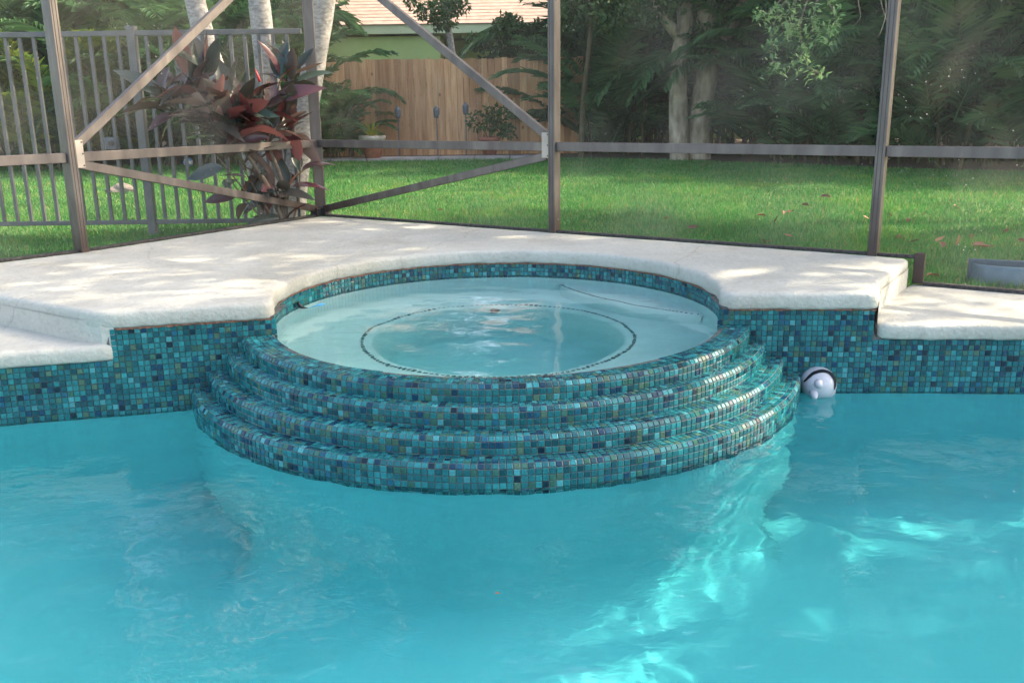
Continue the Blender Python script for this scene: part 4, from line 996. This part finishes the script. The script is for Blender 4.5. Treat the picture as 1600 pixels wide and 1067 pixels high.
# leaves cut away along sun paths, shaping light on steps, pool, deck, screens
Pm = V[::4]; land = Pm - np.outer((Pm[:, 2] - 0.1) / SUN.z, np.array(SUN))
def capsule(p, a, b, r):
    a, b = np.array(a), np.array(b); t = np.clip(((p[:, :2] - a) @ (b - a)) / ((b - a) @ (b - a)), 0, 1)
    return np.hypot(*(p[:, :2] - a - t[:, None] * (b - a)).T) < r
rr = np.random.default_rng(3); open_ = np.zeros(len(Pm), bool)
for a_, b_, r_ in SUN_GAPS: open_ |= capsule(land, a_, b_, r_)
keep = ~open_ | (rr.random(len(Pm)) < .06); n4 = len(Pm)
Fc = Fc[np.concatenate([keep, keep])]
link('crown', np_mesh('crown', V, Fc, M['oakleaf']), big)
HYY = 9.1
rng = random.Random(77)
tw = [[(1290, -160), (1265, -40), (1240, 10), (1232, 60)], [(1265, -20), (1225, 5), (1207, 50), (1208, 95)], [(1262, 0), (1250, 40), (1255, 80), (1262, 105)], [(1275, -30), (1295, 5), (1305, 35), (1290, 62)],
      [(1250, 30), (1235, 50), (1240, 38)], [(1280, -10), (1270, 30), (1280, 62)], [(1255, 80), (1240, 102)], [(1208, 95), (1222, 108)], [(1262, 105), (1285, 118)], [(1240, -20), (1200, 20), (1185, 30)]]
bare = [[(1345, -40), (1341, 0), (1344, 28), (1332, 42)], [(1370, -30), (1378, 10), (1388, 40), (1392, 52)], [(1382, -20), (1384, 20), (1376, 50), (1370, 58)], [(1290, -160), (1345, -40), (1370, -30), (1395, -10)]]
for k, t in enumerate(tw + bare):
    pts = spline([at(a, b, HYY + .05 * ((k * 7) % 5)) for a, b in t], 5)
    obj('twig', tube(pts, [.007 - .0045 * i / (len(pts) - 1) for i in range(len(pts))], 5), M['twig'], big)
trunk([Vector((3.6, 9.2, 3.7)), at(1290, -160, HYY)], .04, .012, 'twig', big, 'twig', 6, 60)
lv_ = []
for k, t in enumerate(tw):
    pts = spline([at(a, b, HYY + .05 * ((k * 7) % 5)) for a, b in t], 8)
    for p in pts[len(pts) // 3:]:
        for j in range(4): lv_.append(p + Vector((rng.gauss(0, .035), rng.gauss(0, .04), rng.gauss(0, .03))))
for c in (at(1265, 30, HYY), at(1235, 35, HYY), at(1285, 45, HYY), at(1270, 8, HYY), at(1208, 108, HYY), at(1270, 112, HYY), at(1190, 20, HYY)):
    for j in range(9): lv_.append(c + Vector((rng.gauss(0, .07), rng.gauss(0, .08), rng.gauss(0, .045))))
V, Fc = [], []
for p in lv_:
    d = Vector((rng.gauss(0, 1), rng.gauss(0, 1), rng.gauss(-.1, .6))).normalized(); s = d.cross(Vector((rng.gauss(0, .3), rng.gauss(0, .3), 1))).normalized(); u = s.cross(d); L = rng.uniform(.06, .10); b = len(V)
    V += [p, p + d * L * .5 + s * L * .17 + u * .004, p + d * L, p + d * L * .5 - s * L * .17 + u * .004]; Fc += [[b, b + 1, b + 2], [b, b + 2, b + 3]]
obj('hanging_leaves', (V, Fc), M['twigleaf'], big)

# ------------------------------------------------------------------ small things on the lawn
c = onz(295, 262, ZG); r = .088; c.z = ZG + r + .01
ball = empty('ball', (c.x, c.y, ZG), 'small blue and white ball on the lawn behind the picket fence', 'ball')
for k in range(6):
    a0 = k * PI / 3; V, Fc = [], []
    for i in range(7):
        for j in range(9):
            a, b = a0 + (PI / 3 - .02) * i / 6, -PI / 2 + PI * j / 8; V.append((r * math.cos(b) * math.cos(a), r * math.sin(b), r * math.cos(b) * math.sin(a)))
    for i in range(6):
        for j in range(8): Fc.append([i * 9 + j, i * 9 + j + 1, i * 9 + j + 10, i * 9 + j + 9])
    rot = Matrix.Rotation(.6, 3, 'Y'); V = [rot @ Vector(v) + c for v in V]
    obj('panel', (V, Fc), M['ballblue'] if k % 2 else M['ballwhite'], ball, True)
def rock(name, c, r, seed, mat, sq=.5):
    bm = bmesh.new(); bmesh.ops.create_icosphere(bm, subdivisions=3, radius=1); rng = random.Random(seed); ph = [rng.uniform(0, 6) for _ in range(6)]
    for v in bm.verts:
        p = v.co; k = 1 + .18 * math.sin(3 * p.x + ph[0]) * math.sin(2.6 * p.y + ph[1]) + .1 * math.sin(6 * p.z + ph[2] + 4 * p.x)
        v.co = Vector((p.x * k * r[0], p.y * k * r[1], max(-.3, p.z * k) * r[2]))
    me = bpy.data.meshes.new(name); bm.to_mesh(me); bm.free(); me.materials.append(M[mat]); o = link(name, me); o.location = c; return o
q = onz(190, 303, ZG); tag(rock('rock', (q.x, q.y, ZG + .03), (.20, .12, .09), 4, 'rock'), 'low grey brown rock on the grass behind the picket fence', 'rock')

# blue grey plastic tub at the corner of the lower deck
bx = Vector((2.83, 5.15, ZG - .022)); tub = empty('plastic_tub', bx, 'blue grey plastic tub standing on the grass edge at far right', 'tub')
e1 = Vector((.93, -.36, 0)).normalized(); e2 = Vector((-e1.y, e1.x, 0)) * 1.0
L_ = bx - e1 * .19
obj('back_plate', bar(L_ + e2 * .05 + Vector((0, 0, .075)), L_ + e1 * .44 + e2 * .05 + Vector((0, 0, .075)), .02, .16, e2, .006), M['tubdark'], tub)
V, Fc = [], []; mseg = 20
for i in range(mseg + 1):
    t = i / mseg; bulge = .13 * math.sin(PI * t) ** .45; p = L_ + e1 * (.02 + .39 * t) + e2 * .04
    for dz, f in ((0, 1.0), (.115, .96), (.130, .90), (.134, .80), (.120, .74), (.03, .70)):
        q = p - e2 * bulge * f; V.append((q.x, q.y, bx.z + dz))
for i in range(mseg):
    for k in range(5): Fc.append([i * 6 + k, i * 6 + 6 + k, i * 6 + 7 + k, i * 6 + 1 + k])
obj('shell', (V, Fc), M['tub'], tub, True)

# fallen leaves
spots = [(1046, 340), (1072, 355), (1196, 338), (1198, 377), (1210, 347), (1225, 330), (1240, 330), (1240, 370), (1264, 322), (1281, 308), (1357, 341), (1385, 334), (1411, 371), (1420, 378), (1422, 343), (1447, 333), (1461, 377), (1474, 388), (1490, 321),
         (1495, 383), (1518, 384), (1520, 367), (1555, 385), (1578, 359), (1590, 374), (1508, 410), (1589, 410), (1448, 431), (565, 333), (683, 330)]
DL = [make_mesh('fallen_leaf', *leaf_mesh(.13, .06, c, f), M['deadleaf'], True) for c, f in ((.3, .6), (-.3, .4), (.1, .9))]
rng = random.Random(4)
for i, (px, py) in enumerate(spots):
    p = onz(px, py, ZG + .035); o = bpy.data.objects.new('fallen_leaf', DL[i % 3]); C.objects.link(o); o.location = p
    o.rotation_euler = (rng.gauss(0, .5), rng.gauss(0, .35), rng.uniform(0, 6.28)); s = rng.uniform(.55, 1.0) * (1.0 if i < 26 else .9); o.scale = (s, s, s)
    if i >= 28: o.scale = (.5, .5, .5)
    tag(o, {(1448, 431): 'curled orange brown leaf resting beside the dark metal end plate', (1508, 410): 'brown leaf on the grass just behind the plastic tub', (1589, 410): 'upright brown leaf on the grass at the right end of the plastic tub', (565, 333): 'tiny leaf scrap on the lawn near the enclosure corner', (683, 330): 'tiny leaf scrap on the lawn between the corner and the middle post', (1046, 340): 'pale brown leaf on the lawn right of the middle post, the leftmost big leaf', (1072, 355): 'brown leaf lying on the lawn second from the middle post'}.get((px, py), 'curled brown dead leaf lying on the lawn around the right post'), 'leaf', 'fallen leaves on the lawn')

# ------------------------------------------------------------------ floating things
tc = onz(1283, 618, 0.0); tc.z = 0
def sphere(c, r, n=20, m=14, squash=None):
    V, Fc = [], []
    for j in range(m + 1):
        b = -PI / 2 + PI * j / m
        for i in range(n):
            a = 2 * PI * i / n; V.append(Vector((c[0] + r[0] * math.cos(b) * math.cos(a), c[1] + r[1] * math.cos(b) * math.sin(a), c[2] + r[2] * math.sin(b))))
    for j in range(m):
        for i in range(n): Fc.append([j * n + i, j * n + (i + 1) % n, (j + 1) * n + (i + 1) % n, (j + 1) * n + i])
    return V, Fc
toy = empty('floating_toy', tc, 'white floating whale shaped pool toy with a black stripe beside the lowest step', 'toy')
cc = tc + Vector((.0, .05, .045)); RX, RY, RZ = .084, .09, .080
obj('body', sphere(cc, (RX, RY, RZ), 32, 20), M['toywhite'], toy, True)
# belly skirt at the waterline, fins, stripe
obj('belly', lathe([(.058, -.06), (.064, -.03), (.069, -.005), (.066, .01)], (cc.x + .018, cc.y + .012, .012), 28), M['toywhite'], toy, True)
for dx, dz, l in ((-.024, .024, .030), (-.040, -.026, .046)):
    base = cc + Vector((dx, -RY * math.sqrt(max(.05, 1 - (dx / RX) ** 2 - (dz / RZ) ** 2)) + .012, dz))
    obj('fin', tube(spline([base, base + Vector((-.004, -.018, -.004)), base + Vector((-.006, -l, -.016))], 5), [.021, .0215, .0215, .021, .020, .019, .018, .016, .013, .009, .002], 12), M['toywhite'], toy, True)
def on_body(u, w):
    # u across, w up, on the side facing the camera and above
    y = -math.sqrt(max(0.0, 1 - u * u - w * w)); return cc + Vector((u * RX, y * RY, w * RZ)) * 1.0 + Vector((u * .0015, y * .0015, w * .0015))
st = spline([Vector(p) for p in ((-.93, .22, 0), (-.74, .52, 0), (-.45, .78, 0), (-.05, .90, 0), (.30, .84, 0), (.56, .64, 0), (.70, .38, 0), (.66, .08, 0), (.60, -.12, 0))], 5); V, Fc = [], []
wd = [.02, .05, .06, .07, .08, .14, .17, .12, .03]
for i, p in enumerate(st):
    a = st[max(0, i - 1)]; b = st[min(len(st) - 1, i + 1)]; t = (b - a).normalized(); nn = Vector((-t.y, t.x, 0)); k = i / (len(st) - 1) * 8; j = min(7, int(k)); w = wd[j] + (wd[j + 1] - wd[j]) * (k - j)
    for s in (-1, 0, 1):
        q = p + nn * w * s * .8
        if q.length > .985: q = q.normalized() * .985
        V.append(on_body(q.x, q.y))
for i in range(len(st) - 1):
    for k in (0, 1): Fc.append([i * 3 + k, i * 3 + 3 + k, i * 3 + 4 + k, i * 3 + 1 + k])
obj('stripe', (V, Fc), M['toyblack'], toy, True)

fl = onz(472, 481, Z1); ft_ = empty('floating_thermometer', fl, 'tiny black and blue float at the left edge of the spa', 'float')
obj('head', tube(spline([fl + Vector((-.022, .012, .030)), fl + Vector((-.012, .0, .012)), fl + Vector((.006, -.006, .002)), fl + Vector((.03, -.006, .0))], 4), [.004, .007, .009, .010, .010, .011, .010, .009, .008, .007, .005, .004, .002], 8), M['toyblack'], ft_, True)
e = onz(508, 475, Z1)
obj('tail', tube(spline([fl + Vector((.03, .0, -.008)), fl.lerp(e, .6) + Vector((0, 0, -.008)), e + Vector((0, 0, -.006))], 4), [.003, .004, .005, .007, .010, .013, .014, .013, .006], 8), M['toyblue'], ft_, True)
q = onz(773, 927, .003); o = bpy.data.objects.new('fallen_leaf', DL[0]); C.objects.link(o); o.location = q; o.scale = (.14,) * 3; o.rotation_euler.z = .3
tag(o, 'tiny brown leaf fragment floating alone on the pool water', 'leaf')
